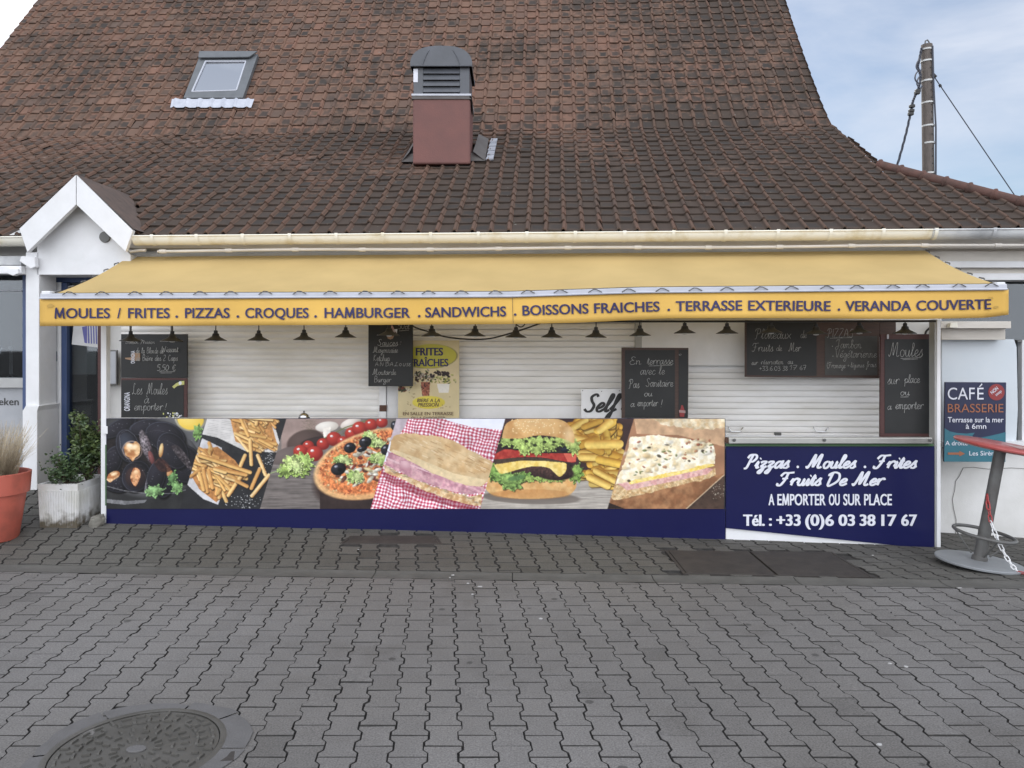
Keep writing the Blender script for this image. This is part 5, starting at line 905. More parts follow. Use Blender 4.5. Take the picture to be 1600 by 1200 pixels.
    p.poly([Z6(*q) for q in ((860, 570), (1010, 500), (1575, 400), (1575, 620), (840, 620))], (166, 116, 76), .25, 9, (140, 92, 58)); p.poly([Z6(*q) for q in ((1330, 622), (1575, 405), (1578, 622))], (74, 56, 46), .25, 6); p.stroke([Z6(1330, 622), Z6(1575, 402)], 2, (222, 196, 158)); p.poly([Z6(*q) for q in ((840, 580), (950, 622), (838, 622))], (46, 34, 30))
    p.poly([Z6(*q) for q in ((872, 480), (1000, 462), (1200, 440), (1440, 390), (1512, 370), (1510, 412), (1420, 445), (1300, 470), (1130, 515), (1000, 540), (890, 568), (860, 555))], (222, 194, 146), .2, 3, (190, 148, 96), wob=1.2)
    p.poly([Z6(*q) for q in ((900, 462), (1100, 430), (1440, 360), (1500, 372), (1460, 405), (1250, 450), (1100, 480), (960, 505))], (226, 182, 172), .15, 4, (204, 146, 140)); p.poly([Z6(*q) for q in ((960, 442), (1100, 415), (1300, 378), (1480, 330), (1510, 352), (1380, 385), (1200, 425), (1060, 452), (980, 470))], (236, 200, 84), .12, 4, (244, 220, 140))
    p.poly([Z6(*q) for q in ((980, 175), (1060, 165), (1160, 160), (1230, 175), (1320, 185), (1500, 215), (1512, 300), (1505, 335), (1440, 348), (1200, 400), (980, 445), (890, 470), (905, 420), (945, 330))], (238, 230, 208), .1, 6, (228, 208, 164), wob=1.2)
    for _ in range(36): u, v = r.random(2); x, y = Z6(935+u*560, 190+v*(250-150*u)+(1-u)*20); p.ell(x, y, r.uniform(3, 8), r.uniform(2, 4), r.uniform(-30, 10), [(232, 206, 150), (226, 190, 130), (246, 240, 226), (244, 236, 216)][r.integers(4)], soft=1, al=.6)
    for _ in range(58):
        u, v = r.random(2); x, y = Z6(935+u*560, 180+v*(260-150*u)+(1-u)*20); p.ell(x, y, r.uniform(.8, 4.2), r.uniform(.6, 2.2), r.uniform(-30, 30), [(190, 110, 74), (206, 140, 96), (120, 132, 70), (240, 226, 190), (70, 60, 40), (168, 84, 58)][r.integers(6)], tex=.2, soft=.5, al=.85)
    for _ in range(40): x, y = Z6(r.uniform(1490, 1570), r.uniform(470, 560)); p.ell(x, y, .6, .5, 0, (235, 220, 195))
    p.clip[:] = 1; p.a *= (.93+.14*p.noise(60, 40))[..., None]; g_ = p.a.mean(2, keepdims=True); p.a = (g_+(p.a-g_)*.86)*1.06-2; return p
# ------------------------------------------------------------------ the two counters
KC = .012
counter = thing('food_counter', 'long counter fronted by a banner of six food photographs over a navy band', 'counter', P(640, 830, 6.6, KC))
fnb = lambda x, y: P(x, y, 6.544, KC)
banner = slab('banner_panel', [(166, 818), (560, 832), (1133.5, 852), (1133.5, 654), (166, 654)], 6.55, KC, .03, M['navy'], counter, bevel=0)
food = paint_food()
for i, nm in enumerate(('mussels_photo', 'chips_photo', 'pizza_photo', 'sandwich_photo', 'burger_photo', 'toast_photo')):
    (a, b), (c, d) = CUT[i], CUT[i+1]
    food.mesh(nm, ((a+.5 if i == 0 else a, B_T+.3), (c, B_T+.3), (d, B_B), (b+.5 if i == 0 else b, B_B)), int((c-a)*1.35), 190, fnb, PHOTO, banner)
def counter_top(t, x0, x1, yt, D, m, depth, z_, nm='counter_top'):
    a, b = P(x0, yt, D, KC), P(x1, yt, D, KC); o_ = Vector((0, 0, -.022)); MB().prism([Vector((a.x, a.y, z_))+o_, Vector((b.x, b.y, z_))+o_, Vector((b.x, b.y, z_)), Vector((a.x, a.y, z_))], (0, depth, 0)).build(nm, m, t, bevel=.003)
counter_top(counter, 168, 1133, 655, 6.60, M['whitepaint'], .75, .90); counter_top(counter, 168, 1133, 655, 6.582, M['whitepaint'], .10, P(640, 654.6, 6.58, KC).z, 'banner_ledge')
MB().prism([P(x, y, 6.62, KC) for x, y in ((166, 819), (1133, 852), (1133, 660), (166, 660))], (0, .03, 0)).build('backing', M['dark'], counter)
slab('end_post', rect(157.5, 505, 166, 821), 6.56, KC, .07, M['whitepaint'], counter); slab('green_trim', rect(164, 695, 167, 790), 6.548, KC, .012, M['green'], counter); slab('bottom_rail', [(166, 820.5), (560, 835.5), (560, 833), (166, 818.5)], 6.555, KC, .03, M['rust'], counter, bevel=0)
slab('post_hinge', rect(161, 666, 168, 678), 6.54, KC, .02, M['whitepaint'], counter)
for x0, x1, y in ((672, 697, 839), (884, 899, 846), (1025, 1046, 852), (1060, 1095, 853.5)): slab('white_foot', [(x0, y+2), (x1, y+2.5), (x1, y-5), (x0, y-5)], 6.57, KC, .05, M['whitepaint'], counter)
bar = thing('price_counter', 'shorter counter with navy panel of white script lettering and phone number', 'counter', P(1300, 855, 6.5, KC))
slab('base_board', [(1134, 853), (1415, 853.5), (1415, 700), (1134, 700)], 6.56, KC, .03, M['whitepaint'], bar); pnl = slab('price_panel', [(1134.5, 825), (1413, 853.5), (1460, 855.5), (1460, 697.5), (1134.5, 697.5)], 6.545, KC, .012, M['navy'], bar, bevel=0)
slab('green_trim', rect(1134, 693.5, 1459, 697.4), 6.535, KC, .03, M['green'], bar); slab('steel_ledge', [(1139, 693.3), (1457, 693.3), (1457, 684), (1139, 684)], 6.50, KC, .08, M['steel'], bar, bevel=.004); counter_top(bar, 1134, 1459, 684.5, 6.60, M['steel'], .7, .74)
slab('ledge_end', rect(1134, 684, 1139, 692), 6.52, KC, .05, M['rust'], bar); bl = MB()
for x in (1147, 1288, 1453): MB().lathe([(.012, 0), (.014, .008), (.006, .014), (0, .014)], P(x, 687.5, 6.496, KC), 10, Matrix.Rotation(R(90), 3, 'X')).build('bolt', M['tabmetal'], bar)
slab('end_post', rect(1460.5, 499, 1469, 857), 6.56, KC, .09, M['lightgrey'], bar); slab('post_edge', rect(1464, 499, 1470, 857), 6.55, KC, .012, M['whitepaint'], bar)
L1 = MB(); fp = lambda x, y: P(x, y, 6.541, KC); br_ = lambda t, dx, dy: 2.7+1.2*abs(dy)
for s, x0, x1, b_ in (('Pizzas', 1162, 1233, 731), ('.', 1245, 1248, 731), ('Moules', 1260, 1337, 731), ('.', 1350, 1353, 731), ('Frites', 1365, 1432, 731), ('Fruits', 1214, 1283, 758), ('De', 1293, 1323, 758), ('Mer', 1332, 1382, 758)):
    if s == '.': disc(L1, (x0+x1)/2, b_-1.5, 2, 2, fp)
    else: hand(L1, s, x0, x1, b_, 20, fp, w=br_, slant=.35, jit=0)
L1.build('script_lettering', M['print_white'], pnl); L2 = MB()
for s, x0, x1 in (('A', 1200.7, 1210), ('EMPORTER', 1214.5, 1290), ('OU', 1295, 1312), ('SUR', 1317.5, 1345), ('PLACE', 1350, 1393.5)): text(L2, s, x0, x1, 789.2, 17.2, fp, off=.02)
for s, x0, x1 in (('Tél. :', 1161, 1206), ('+33', 1213, 1251), ('(0)6', 1258, 1303), ('03', 1310, 1336), ('38', 1343, 1368), ('17', 1377, 1401), ('67', 1408, 1433)): text(L2, s, x0, x1, 821.3, 17.5, fp, off=.035)
L2.build('block_lettering', M['print_white'], pnl)
bell = thing('service_bell', 'small chrome service bell on the counter above the pizza photo', 'bell', P(475, 654, 6.63, KC)); bp_ = P(475, 654.6, 6.63, KC)
MB().lathe([(.05, 0), (.05, .012), (.045, .015)], bp_, 24).build('base', M['black'], bell, smooth=True); MB().lathe([(.043, .016), (.040, .03), (.028, .045), (.012, .053), (0, .055)], bp_, 24).build('dome', M['brass'], bell, smooth=True); MB().lathe([(.005, .05), (.005, .062), (.009, .064), (.007, .07), (0, .071)], bp_, 12).build('button', M['black'], bell, smooth=True)
# ------------------------------------------------------------------ awning
KV = .03
awn = thing('awning', 'long yellow fabric awning with navy lettering along its valance', 'awning', (0, 6.6, 2.2))
def vwave(px): return .014*math.sin(px*.021)+.010*math.sin(px*.0087+1)+.004*math.sin(px*.057+2)
def interp(x, pts):
    for (a, b), (c, d) in zip(pts[:-1], pts[1:]):
        if x <= c: return b+(d-b)*(x-a)/(c-a)
    return pts[-1][1]
VT = [(62, 467.5), (400, 466), (800, 463.5), (1000, 457.5), (1200, 455.5), (1573, 452.5)]; VB = [(62, 509.5), (300, 509), (790, 506.5), (900, 504.5), (1040, 497.5), (1180, 497), (1440, 498.5), (1540, 496.5), (1577, 491.5)]
def vfn(px, py, off=0):
    t = (py-interp(px, VT))/max(interp(px, VB)-interp(px, VT), 1)
    return P(px, py, 6.0-off+t*(vwave(px)-.01)+(.02*t if abs(px-800) > 740 else 0), KV)
def valance():
    n, r = 150, 5; vs = []
    for x in np.linspace(62, 1576, n+1):
        for j in range(r+1): vs.append(vfn(x, interp(x, VT)+(interp(x, VB)-interp(x, VT))*j/r))
    fs = [(i*(r+1)+j, i*(r+1)+j+1, (i+1)*(r+1)+j+1, (i+1)*(r+1)+j) for i in range(n) for j in range(r)]
    v = MB().add(vs, fs).build('valance', M['valance'], awn, smooth='full'); so_ = v.modifiers.new('thickness', 'SOLIDIFY'); so_.thickness = .003; so_.offset = -1
    mb = MB(); f = lambda x, y: vfn(x, y, .007)
    BL = [(62, 497), (640, 496.2), (795, 494), (830, 492.2), (1031, 486.3), (1056, 486), (1160, 484.7), (1300, 485.8), (1424, 485.3), (1549, 482.8)]
    for s, a, b in (('MOULES', 85.5, 172), ('/', 183, 189), ('FRITES', 200, 265.5), ('.', 274, 278), ('PIZZAS', 289, 359), ('.', 369.5, 373.5), ('CROQUES', 383, 482.5), ('.', 491, 495), ('HAMBURGER', 507, 641), ('.', 653, 657), ('SANDWICHS', 664.5, 791), ('.', 803, 807), ('BOISSONS', 816.5, 920), ('FRAICHES', 928.5, 1031), ('.', 1043, 1047), ('TERRASSE', 1056, 1160), ('EXTERIEURE', 1169, 1298), ('.', 1309, 1313), ('VERANDA', 1321, 1424), ('COUVERTE', 1432, 1549)):
        y0, y1 = interp(a, BL), interp(b, BL)
        if s == '.': disc(mb, (a+b)/2, y0-2, 2.1, 2.1, f, 14)
        else: text(mb, s, a, b, y0, 15.4, f, off=.022, ang=-math.atan2(y1-y0, b-a))
    mb.build('lettering', M['navyink'], v)
    cr_ = MB(); ribbon(cr_, [(801, 465), (801, 486), (802, 505.5)], .7, lambda x, y: vfn(x, y, .004)); cr_.build('seam', M['brown'], v)
    st = MB()
    for x, y, w in ((78, 478, 7), (1548, 466, 5), (1556, 480, 5)):
        st = MB(); st.add([vfn(x+w*math.cos(a)*random.uniform(.6, 1.2), y+w*.5*math.sin(a)*random.uniform(.6, 1.2), .004) for a in [k*math.pi/6 for k in range(12)]], [tuple(range(12))]).build('stain', mat('canvas_stain', (.48, .30, .085), .9, (.62, .38, .08), 9), v)
valance()
def canvas():
    n, r = 80, 14; vs = []
    for i in range(n+1):
        t = i/n; b = P(205+t*(1441-205), 398.5-10*t, 7.30, KY); f = P(76+t*(1568-76), 462.5-15*t, 6.03, KV)
        for j in range(r+1):
            s = j/r; p = b.lerp(f, s); p.z -= .035*math.sin(math.pi*s)+.006*math.sin(t*40)*s*(1-s)*2; vs.append(p)
    fs = [(i*(r+1)+j, i*(r+1)+j+1, (i+1)*(r+1)+j+1, (i+1)*(r+1)+j) for i in range(n) for j in range(r)]
    c = MB().add(vs, fs).build('canvas', M['awning'], awn, smooth='full'); MB().prism([P(x, y, 6.02, KV) for x, y in ((70, 460), (800, 457), (1000, 450.5), (1570, 445), (1570, 442.8), (1000, 448), (800, 454.6), (70, 457.6))], (0, .03, 0)).build('bar_gap_shade', M['black'], awn)  # black strip paints the shaded gap between canvas and bar
    for k in range(29):                                  # cord lacing along the front bar
        x = 105+k*51.5; yv = interp(x, [(62, 459), (800, 457), (1573, 445.5)]); q = lambda a, b, o=.02: P(a, b, 6.0-o, KV)
        jt = random.uniform(-3, 3); MB().tube([q(x-10+jt, yv+2), q(x-2+jt, yv-3, .035), q(x+3+jt, yv-2.5, .03), q(x+11+jt, yv+1.5)], .0042, 5).build('lace', M['tabmetal'], awn, smooth=True)
    for i0 in (0, n):
        A, B = vs[i0*(r+1)], vs[i0*(r+1)+r]; ot = Vector((-.02 if i0 == 0 else .02, 0, 0))
        for k in range(7):
            q = lambda t: A.lerp(B, t)-Vector((0, 0, .035*math.sin(math.pi*t)-.006))
            MB().tube([q((k+.3)/7.2), q((k+.5)/7.2)+ot, q((k+.66)/7.2)+ot*.3], .006, 5).build('lace', M['tabmetal'], awn, smooth=True)
    MB().prism([P(x, y, 5.99, KV) for x, y in ((62, 466), (800, 463), (1000, 456.5), (1574, 451.5), (1574, 443.5), (1000, 449), (800, 455.5), (62, 458.5))], (0, .05, 0)).build('front_bar', M['alu'], awn, bevel=.006)
    lip = MB(); lip.tube([P(x, y, 5.985, KV) for x, y in ((62, 466), (800, 463.2), (1000, 456.8), (1574, 451.8))], .008, 6); lip.build('bar_lip', M['alu'], awn, smooth=True)
    for x, y in ((70, 458.5), (1564, 444.5)):
        cb = MB(); cb.box(P(x-6, y+3, 5.99, KV)[:], (P(x+8, y-4, 5.99, KV)+Vector((0, .07, 0)))[:]); cb.build('end_cap', M['whitepaint'], awn, bevel=.008)
    a, b = P(200, 399, 7.28, KY), P(1446, 389, 7.28, KY); MB().tube([a, b], .038, 14).build('roller', M['lightgrey'], awn, smooth=True)
    for x0, x1 in ((180, 190), (1418, 1432)):
        A = P(x0, 470, 7.35, KY); A.z = 2.34; B = P(x0+(120 if x0 < 800 else -130), 470, 6.7, KY); B.z = 2.10; C_ = P(x0-40 if x0 < 800 else x0+60, 465, 6.05, KV); C_.z = 2.00
        MB().tube([A, B, C_], .022, 8).build('folding_arm', M['whitepaint'], awn, smooth=True)
    for s in (620, 1418): MB().box(P(s, 400, 7.32, KY)[:], (P(s+22, 391, 7.32, KY)+Vector((0, .1, 0)))[:]).build('wall_bracket', M['lightgrey'], awn, bevel=.003)
    zr = P(1240, 502, 6.36, KV).z; p0, p1 = P(158, 520, 6.36, KV), P(1462, 520, 6.36, KV); MB().tube([(p0.x, p0.y, zr), (p1.x, p1.y, zr)], .009, 8).build('lamp_rail', M['black'], awn, smooth=True); return zr
ZR = canvas()
# ------------------------------------------------------------------ pendant lamps
def lamp_proto():
    t = thing('pendant_lamp', '', 'pendant lamp'); 
    MB().tube([(0, 0, 0), (0, 0, 1)], .004, 6).build('cord', M['black'], t, local=True)
    return t
LAMPS = [(204, 533, 'leftmost black pendant lamp, in front of the tall chalkboard with the price 5,50 €'), (269, 533, 'second black pendant lamp from the left, at the right edge of the 5,50 € chalkboard'), (337, 532, 'black pendant lamp just right of the left chalkboards, first over the left shutter'), (404, 532, 'second black pendant lamp over the left white shutter'), (475, 531, 'third black pendant lamp over the left white shutter'), (540, 527, 'black pendant lamp just left of the sauces chalkboard'), (608, 524, 'black pendant lamp hanging in front of the sauces chalkboard'), (675, 525, 'black pendant lamp above the cream chips poster'), (742, 525, 'black pendant lamp right of the cream chips poster, above the drooping cable'), (806, 527, 'black pendant lamp where the drooping cable ends'), (862, 527, 'first black pendant lamp right of the drooping cable'), (931, 527, 'black pendant lamp above the white Self sign'), (1000, 524.5, 'black pendant lamp above the chalkboard about the terrace'), (1070, 520.5, 'black pendant lamp at the left end of the white lintel panel'), (1136, 521, 'black pendant lamp just left of the seafood chalkboard'), (1205, 520, 'black pendant lamp over the left half of the seafood and pizza chalkboard'), (1275, 522, 'black pendant lamp over the middle divider of the seafood and pizza chalkboard'), (1343, 520, 'black pendant lamp over the right half of the seafood and pizza chalkboard'), (1414, 521, 'rightmost black pendant lamp, above the tall mussels chalkboard')]
def make_lamps():
    sh = MB().lathe([(.012, .085), (.016, .08), (.016, .062), (.026, .056), (.029, .040), (.035, .030), (.088, .002), (.089, -.002), (.084, -.001), (.033, .026), (0, .028)], (0, 0, 0), 28)
    proto = None
    for i, (x, y, lb) in enumerate(LAMPS):
        b = P(x, y, 6.36, KV); rot = random.uniform(-.03, .03)
        if proto is None:
            proto = thing('pendant_lamp', lb, 'pendant lamp', b, 'black pendant lamps under the awning')
            MB().tube([(0, 0, .08), (0, 0, .2)], .0045, 6).build('cord', M['black'], proto, local=True); sh.build('shade', M['black'], proto, smooth=True, local=True)
            MB().lathe([(0, -.012), (.02, -.008), (.026, .005), (.018, .03), (0, .03)], (0, 0, 0), 14).build('bulb', M['bulb'], proto, smooth=True, local=True); t = proto
        else: t = copy_tree(proto); t.location = b; t['label'] = lb
        t.rotation_euler = (0, rot, 0)
        for c in t.children:
            if c.name.startswith('cord'):
                h = max(ZR-b.z, .1)
                c.location = (0, 0, 0); c.scale = (1, 1, 1); c.data = c.data.copy()
                for v in c.data.vertices:
                    if v.co.z > .1: v.co.z = h
make_lamps()
cb = MB(); cq = [P(640, 505, 6.9), P(650, 512, 6.9), P(672, 519, 6.9), P(695, 526, 6.9), P(730, 530, 6.9), P(765, 529, 6.9), P(800, 520, 6.9), P(825, 512, 6.9), P(850, 503, 6.9)]
tag(cb.tube([Vector(p) for p in smooth([tuple(x) for x in cq], 5)], .008, 6).tube([Vector(p) for p in smooth([tuple(P(x, y, 6.88)) for x, y in ((806, 505), (808, 508), (814, 511), (819, 508), (820, 505))], 4)], .006, 6).build('cable', M['black'], smooth=True), 'black cable drooping behind the lamps right of the sauces chalkboard', 'cable')
cb = MB(); tag(cb.tube([Vector(p) for p in smooth([tuple(P(x, y, 7.0, KV)) for x, y in ((1461, 500), (1455, 507), (1453, 512), (1447, 518), (1445, 525), (1441, 530))], 4)], .009, 6).build('cable', M['black'], smooth=True), 'short black cable hanging in the corner above the mussels chalkboard', 'cable')
# ------------------------------------------------------------------ boards and signs
def board(label, q, D, k, frame, inner=None, m='board', th=.025, cat='chalkboard', name='chalkboard', fr_m='wood'):
    t = thing(name, label, cat, P((q[0][0]+q[2][0])/2, q[0][1], D, k))
    slab('panel' if inner is None else 'frame', q, D, k, th, M[m if inner is None else fr_m], t)
    for i, r in enumerate(inner or []): slab('panel', r[0], D-.003, k, .004, M[r[1]], t, bevel=0)
    return t
def pl(D, k, o=.007): return lambda x, y: P(x, y, D-o, k)
# tall board with the price of the beer, and the one under it
t = board('dark chalkboard with chalk price 5,50 €, hanging above another chalkboard on the left', rect(189, 522, 292.5, 590.5), 7.22, KY, None); f = pl(7.22, KY)
c = MB(); line(c, 189, 533, 226, 532.6, f, .9); line(c, 250, 533, 286, 533.4, f, .9); hand(c, 'Boisson Pression', 197, 242, 537, 6, f, .55); hand(c, 'de la Blonde de', 213, 256, 552, 9, f, .7); hand(c, 'Wissant', 254, 279, 550, 9, f, .95); hand(c, 'de Bière des 2 Caps', 213, 278, 563.5, 9, f, .8); hand(c, '5,50 €', 246, 275, 579, 9, f, 1); line(c, 249, 581, 273, 580.6, f); line(c, 251, 582.8, 269, 582.6, f); c.build('chalk_writing', M['chalk'], t)  # first two lines are painted highlights of the pendant lamp rims
c = MB(); c.add([f(*p) for p in ((195, 559), (205, 558.5), (207, 551), (219, 551.5), (219, 564), (208, 563.5), (196, 561))], [(0, 1, 2, 3, 4, 5, 6)]); c.build('orange_mark', M['skin'], t)
c = MB(); text(c, 'ORANGINA', 210.5, 230.5, 568, 6, pl(7.22, KY, .009), off=.02, ang=math.pi/2); c.build('lettering', M['print_white'], t)
for x in (204, 268.5): MB().tube([P(x, 508, 7.22, KY), P(x, 523, 7.215, KY)], .012, 6).build('hook', M['tabmetal'], t)
t = board('wood framed chalkboard with a yellow bottle mark, lower of the two at the left', rect(189, 590.8, 292, 662), 7.2, KY, None, [(rect(189.5, 594, 287, 662), 'board')], fr_m='redwood'); f = pl(7.2, KY)
c = MB(); hand(c, 'Les', 207, 223, 616, 17, f, .8); hand(c, 'Moules', 229, 262, 616, 17, f, .8); hand(c, 'à', 226, 234, 630, 14, f, .8); hand(c, 'emporter', 210, 255, 641, 14, f, .8); hand(c, '!', 258, 260.5, 640, 10, f, .8); c.build('chalk_writing', M['chalk'], t)
c = MB(); text(c, 'ORANGINA', 202.5, 232, 642, 8.5, f, off=.025, ang=math.pi/2); c.build('lettering', M['print_white'], t)
c = MB(); c.add([f(*p) for p in ((269, 604), (272, 607), (277, 603), (284, 601.5), (288, 601), (288, 595), (282, 595.5), (275, 599))], [tuple(range(8))]); c.build('yellow_bottle_mark', M['limeprint'], t); c = MB(); disc(c, 281.5, 598.5, 2.5, 3, pl(7.2, KY, .009), 12); c.build('bottle_label', M['print_white'], t)
for nm, mm in (('white_flower_mark', 'print_white'), ('yellow_flower_mark', 'limeprint'), ('blue_flower_mark', 'greypanel')):
    c = MB()
    for _ in range(9): x, y = random.gauss(274, 6), random.uniform(645, 654); disc(c, x, y, random.uniform(.8, 2), random.uniform(.7, 1.6), pl(7.2, KY, .007+.001*random.random()), 7, random.random()*3)
    c.build(nm, M[mm], t)
t = board('slim grey menu frame on the white wall beside the left chalkboards', rect(163, 547, 182.5, 601.5), 7.42, KY, None, [(rect(164.8, 549, 180.8, 599.5), 'greypanel')], cat='menu frame', name='menu_frame', fr_m='tabmetal')
# sauces
t = board('black chalkboard listing sauces, overlapping the cream chips poster', [(575.5, 603.5), (645, 603.5), (645, 500), (575.5, 500)], 7.12, KY, None); f = pl(7.12, KY)
c = MB(); hand(c, '50ct', 622, 640, 514, 9, f, .7); line(c, 624, 517, 639, 515.8, f); line(c, 589, 523.5, 616, 523.2, f, .8); hand(c, 'Sauces', 590, 622, 540, 10, f, .85); hand(c, ':', 625, 627, 539, 10, f, 1); line(c, 594, 541.5, 620, 540.5, f); hand(c, 'Mayonnaise', 583, 622, 551, 9, f, .75); hand(c, 'Ketchup', 584, 609, 564, 10, f, .75)  # the stroke above the title paints the highlight of a lamp rim
for ch, x in zip('ANDALOUSE', (586, 594, 602.5, 609, 617, 624, 630, 634.5, 638.5)): hand(c, ch, x, x+(5 if x < 620 else 3.6), 572, 6 if x < 620 else 4.5, f, .65)
hand(c, 'Moutarde', 582, 619, 585.5, 9, f, .8); hand(c, 'Burger', 585, 611.5, 597, 9, f, .8); c.build('chalk_writing', M['chalk'], t)
c = MB(); c.add([f(*p) for p in ((608, 509), (613, 508), (617, 516), (620, 519), (613, 520), (608, 515))], [tuple(range(6))]); c.build('pink_mark', M['pinkp'], t); c = MB(); c.add([f(*p) for p in ((604, 524), (616, 524), (614, 529), (610, 530.5), (606, 529))], [tuple(range(5))]); c.build('tan_mark', M['skin'], t)
c = MB(); c.add([f(*p) for p in ((614, 515), (621, 514), (620, 521), (618, 518), (616, 520))], [tuple(range(5))]); c.build('white_mark', M['print_white'], t)
# cream poster
t = thing('poster', 'cream poster with yellow ovals about fresh chips and draught beer beside the sauces chalkboard', 'poster', P(668, 662, 7.25, KY))
po = Pic(620, 530, 720, 664, (205, 190, 150), ss=2, seed=5)
def paint_poster(p):
    r = p.r; fl = (slice(0, p.h), slice(0, p.w)); p.a *= (.93+.14*p.noise(24, 1))[..., None]; p.poly([(620, 560), (720, 556), (720, 600), (620, 605)], (214, 196, 158), .1, 12, al=.4)
    p.ell(672, 557, 42.5, 19, -2, (196, 190, 74), (188, 180, 66), soft=.03); p.ell(672, 557, 42.5, 19, -2, (225, 214, 130), ring=.8); p.ell(670, 629, 25.5, 10, 0, (222, 206, 86), (205, 188, 72), soft=.06)
    for _ in range(60): x, y = r.normal(660, 8), r.normal(589, 5); p.ell(x, y, r.uniform(1, 3), r.uniform(.8, 2), r.uniform(0, 180), [(70, 82, 52), (190, 176, 160), (60, 46, 38), (225, 215, 200), (120, 80, 60)][r.integers(5)])
    for _ in range(46): x, y = r.normal(692, 10), r.normal(592, 4); p.ell(x, y, r.uniform(1, 3.4), r.uniform(.8, 2), r.uniform(0, 180), [(150, 156, 70), (196, 196, 110), (88, 96, 50), (214, 206, 150)][r.integers(4)])
    for _ in range(34): x = r.normal(691, 10); p.ell(x, 583+((x-691)/14)**2*4+r.normal(0, 1.5), r.uniform(1.4, 2.6), r.uniform(1, 2), r.uniform(0, 180), (54, 36, 32))
    p.poly([(683, 600), (703, 600), (701, 614), (686, 614)], (226, 222, 214), .05); p.poly([(658, 597), (672, 597), (671, 619), (660, 619)], (150, 86, 66), .3, 3)
    for _ in range(24): p.ell(r.uniform(659, 671), r.uniform(599, 618), r.uniform(.6, 1.6), .8, r.uniform(0, 180), [(60, 30, 26), (210, 150, 120)][r.integers(2)])
    for _ in range(26): x, y = r.normal(631, 5), r.normal(607, 4); p.ell(x, y, r.uniform(1.5, 3.4), r.uniform(1, 1.8), -30, [(150, 70, 48), (96, 62, 46), (70, 74, 44), (226, 216, 196)][r.integers(4)])
    for _ in range(24): p.ell(r.uniform(626, 712), r.uniform(612, 642), r.uniform(.6, 2), r.uniform(.4, 1), r.uniform(0, 180), (140, 112, 76), al=.5)
paint_poster(po)
pq = [(622, 664), (717.5, 664), (717.5, 532), (622, 532)]; sl_ = slab('sheet_board', pq, 7.27, KY, .012, M['poster'], t, bevel=0); po.mesh('print', ((622, 532), (717.5, 532), (717.5, 664), (622, 664)), 150, 190, pl(7.27, KY, .002), PHOTO, sl_); f = pl(7.27, KY, .005)
c = MB(); text(c, 'FRITES', 649.5, 692.4, 555.3, 12, f, off=.035); text(c, 'FRAÎCHES', 640, 700.6, 572.2, 11.5, f, off=.03); c.build('lettering', mat('dark_violet_ink', (.035, .03, .10), .5), sl_)
c = MB(); text(c, 'BIERE A LA', 651.5, 687.6, 628.3, 5.4, f, off=.02, shear=.2); text(c, 'PRESSION', 653, 686, 635.2, 5.4, f, off=.02, shear=.2); text(c, 'EN SALLE EN TERRASSE', 629.6, 708.4, 648.8, 5, f, off=.02); text(c, 'OU A EMPORTER', 642, 696, 656, 5, f, off=.02); c.build('small_lettering', M['brown'], sl_)
# Self
t = board('small white sign lettered Self in black brush script', [(908, 662), (974, 662), (974, 607.5), (908, 607.5)], 7.2, KY, None, m='whitepaint', cat='sign', name='shop_sign', th=.012); f = pl(7.2, KY, .004)
c = MB(); hand(c, 'Self', 913, 970, 643, 27, f, w=lambda t_, dx, dy: 3.0+1.6*abs(dy), slant=.38, jit=0); disc(c, 971.3, 639, 1.4, 1.4, f); c.build('lettering', M['black'], t); c = MB()
for x, y in ((910.5, 610.5), (940, 611.5), (968, 610.5)): c = MB(); disc(c, x, y, .8, .8, f, 8); c.build('screw', M['tabmetal'], t)
# terrace
t = board('black chalkboard about the terrace with a red bottle mark, right of the Self sign', [(971.5, 664), (1075, 664), (1076, 543.5), (971.5, 543)], 7.05, KY, None, [([(976.5, 664), (1054.5, 664), (1054.5, 547), (976.5, 547)], 'board'), ([(1060.5, 664), (1074.5, 664), (1075, 546.5), (1060.5, 546.5)], 'board')]); f = pl(7.05, KY)
c = MB(); hand(c, 'En', 984, 1002, 569.5, 12, f, .9); hand(c, 'terrasse', 1011, 1052, 569.5, 13, f, .9); line(c, 1014, 571.8, 1050, 570.4, f); hand(c, 'avec le', 1001, 1039, 585, 13, f, .85); hand(c, 'Pas', 982, 999, 606, 13, f, .9); hand(c, 'Sanitaire', 1009, 1052, 604, 13, f, .85); hand(c, 'ou', 1007, 1019.5, 619, 10, f, .95); hand(c, 'a', 985.5, 992, 635.5, 10, f, .85); hand(c, 'emporter', 996, 1028, 634.5, 12, f, .85); hand(c, '!', 1032.5, 1035, 636, 12, f, 1); hand(c, '60', 1060.6, 1064.5, 555.3, 2.4, f, .5); c.build('chalk_writing', M['chalk'], t)
c = MB(); c.add([f(*p) for p in ((1062, 651), (1069, 651.5), (1070, 643), (1068.5, 638), (1067, 633), (1064.6, 633), (1063.5, 638), (1061.5, 643))], [tuple(range(8))]); c.build('red_bottle_mark', M['redprint'], t); c = MB(); c.add([pl(7.05, KY, .009)(*p) for p in ((1061, 644.5), (1071, 645.5), (1071, 641.5), (1061, 640.5))], [(0, 1, 2, 3)]); c.build('bottle_label', M['pinkp'], t)
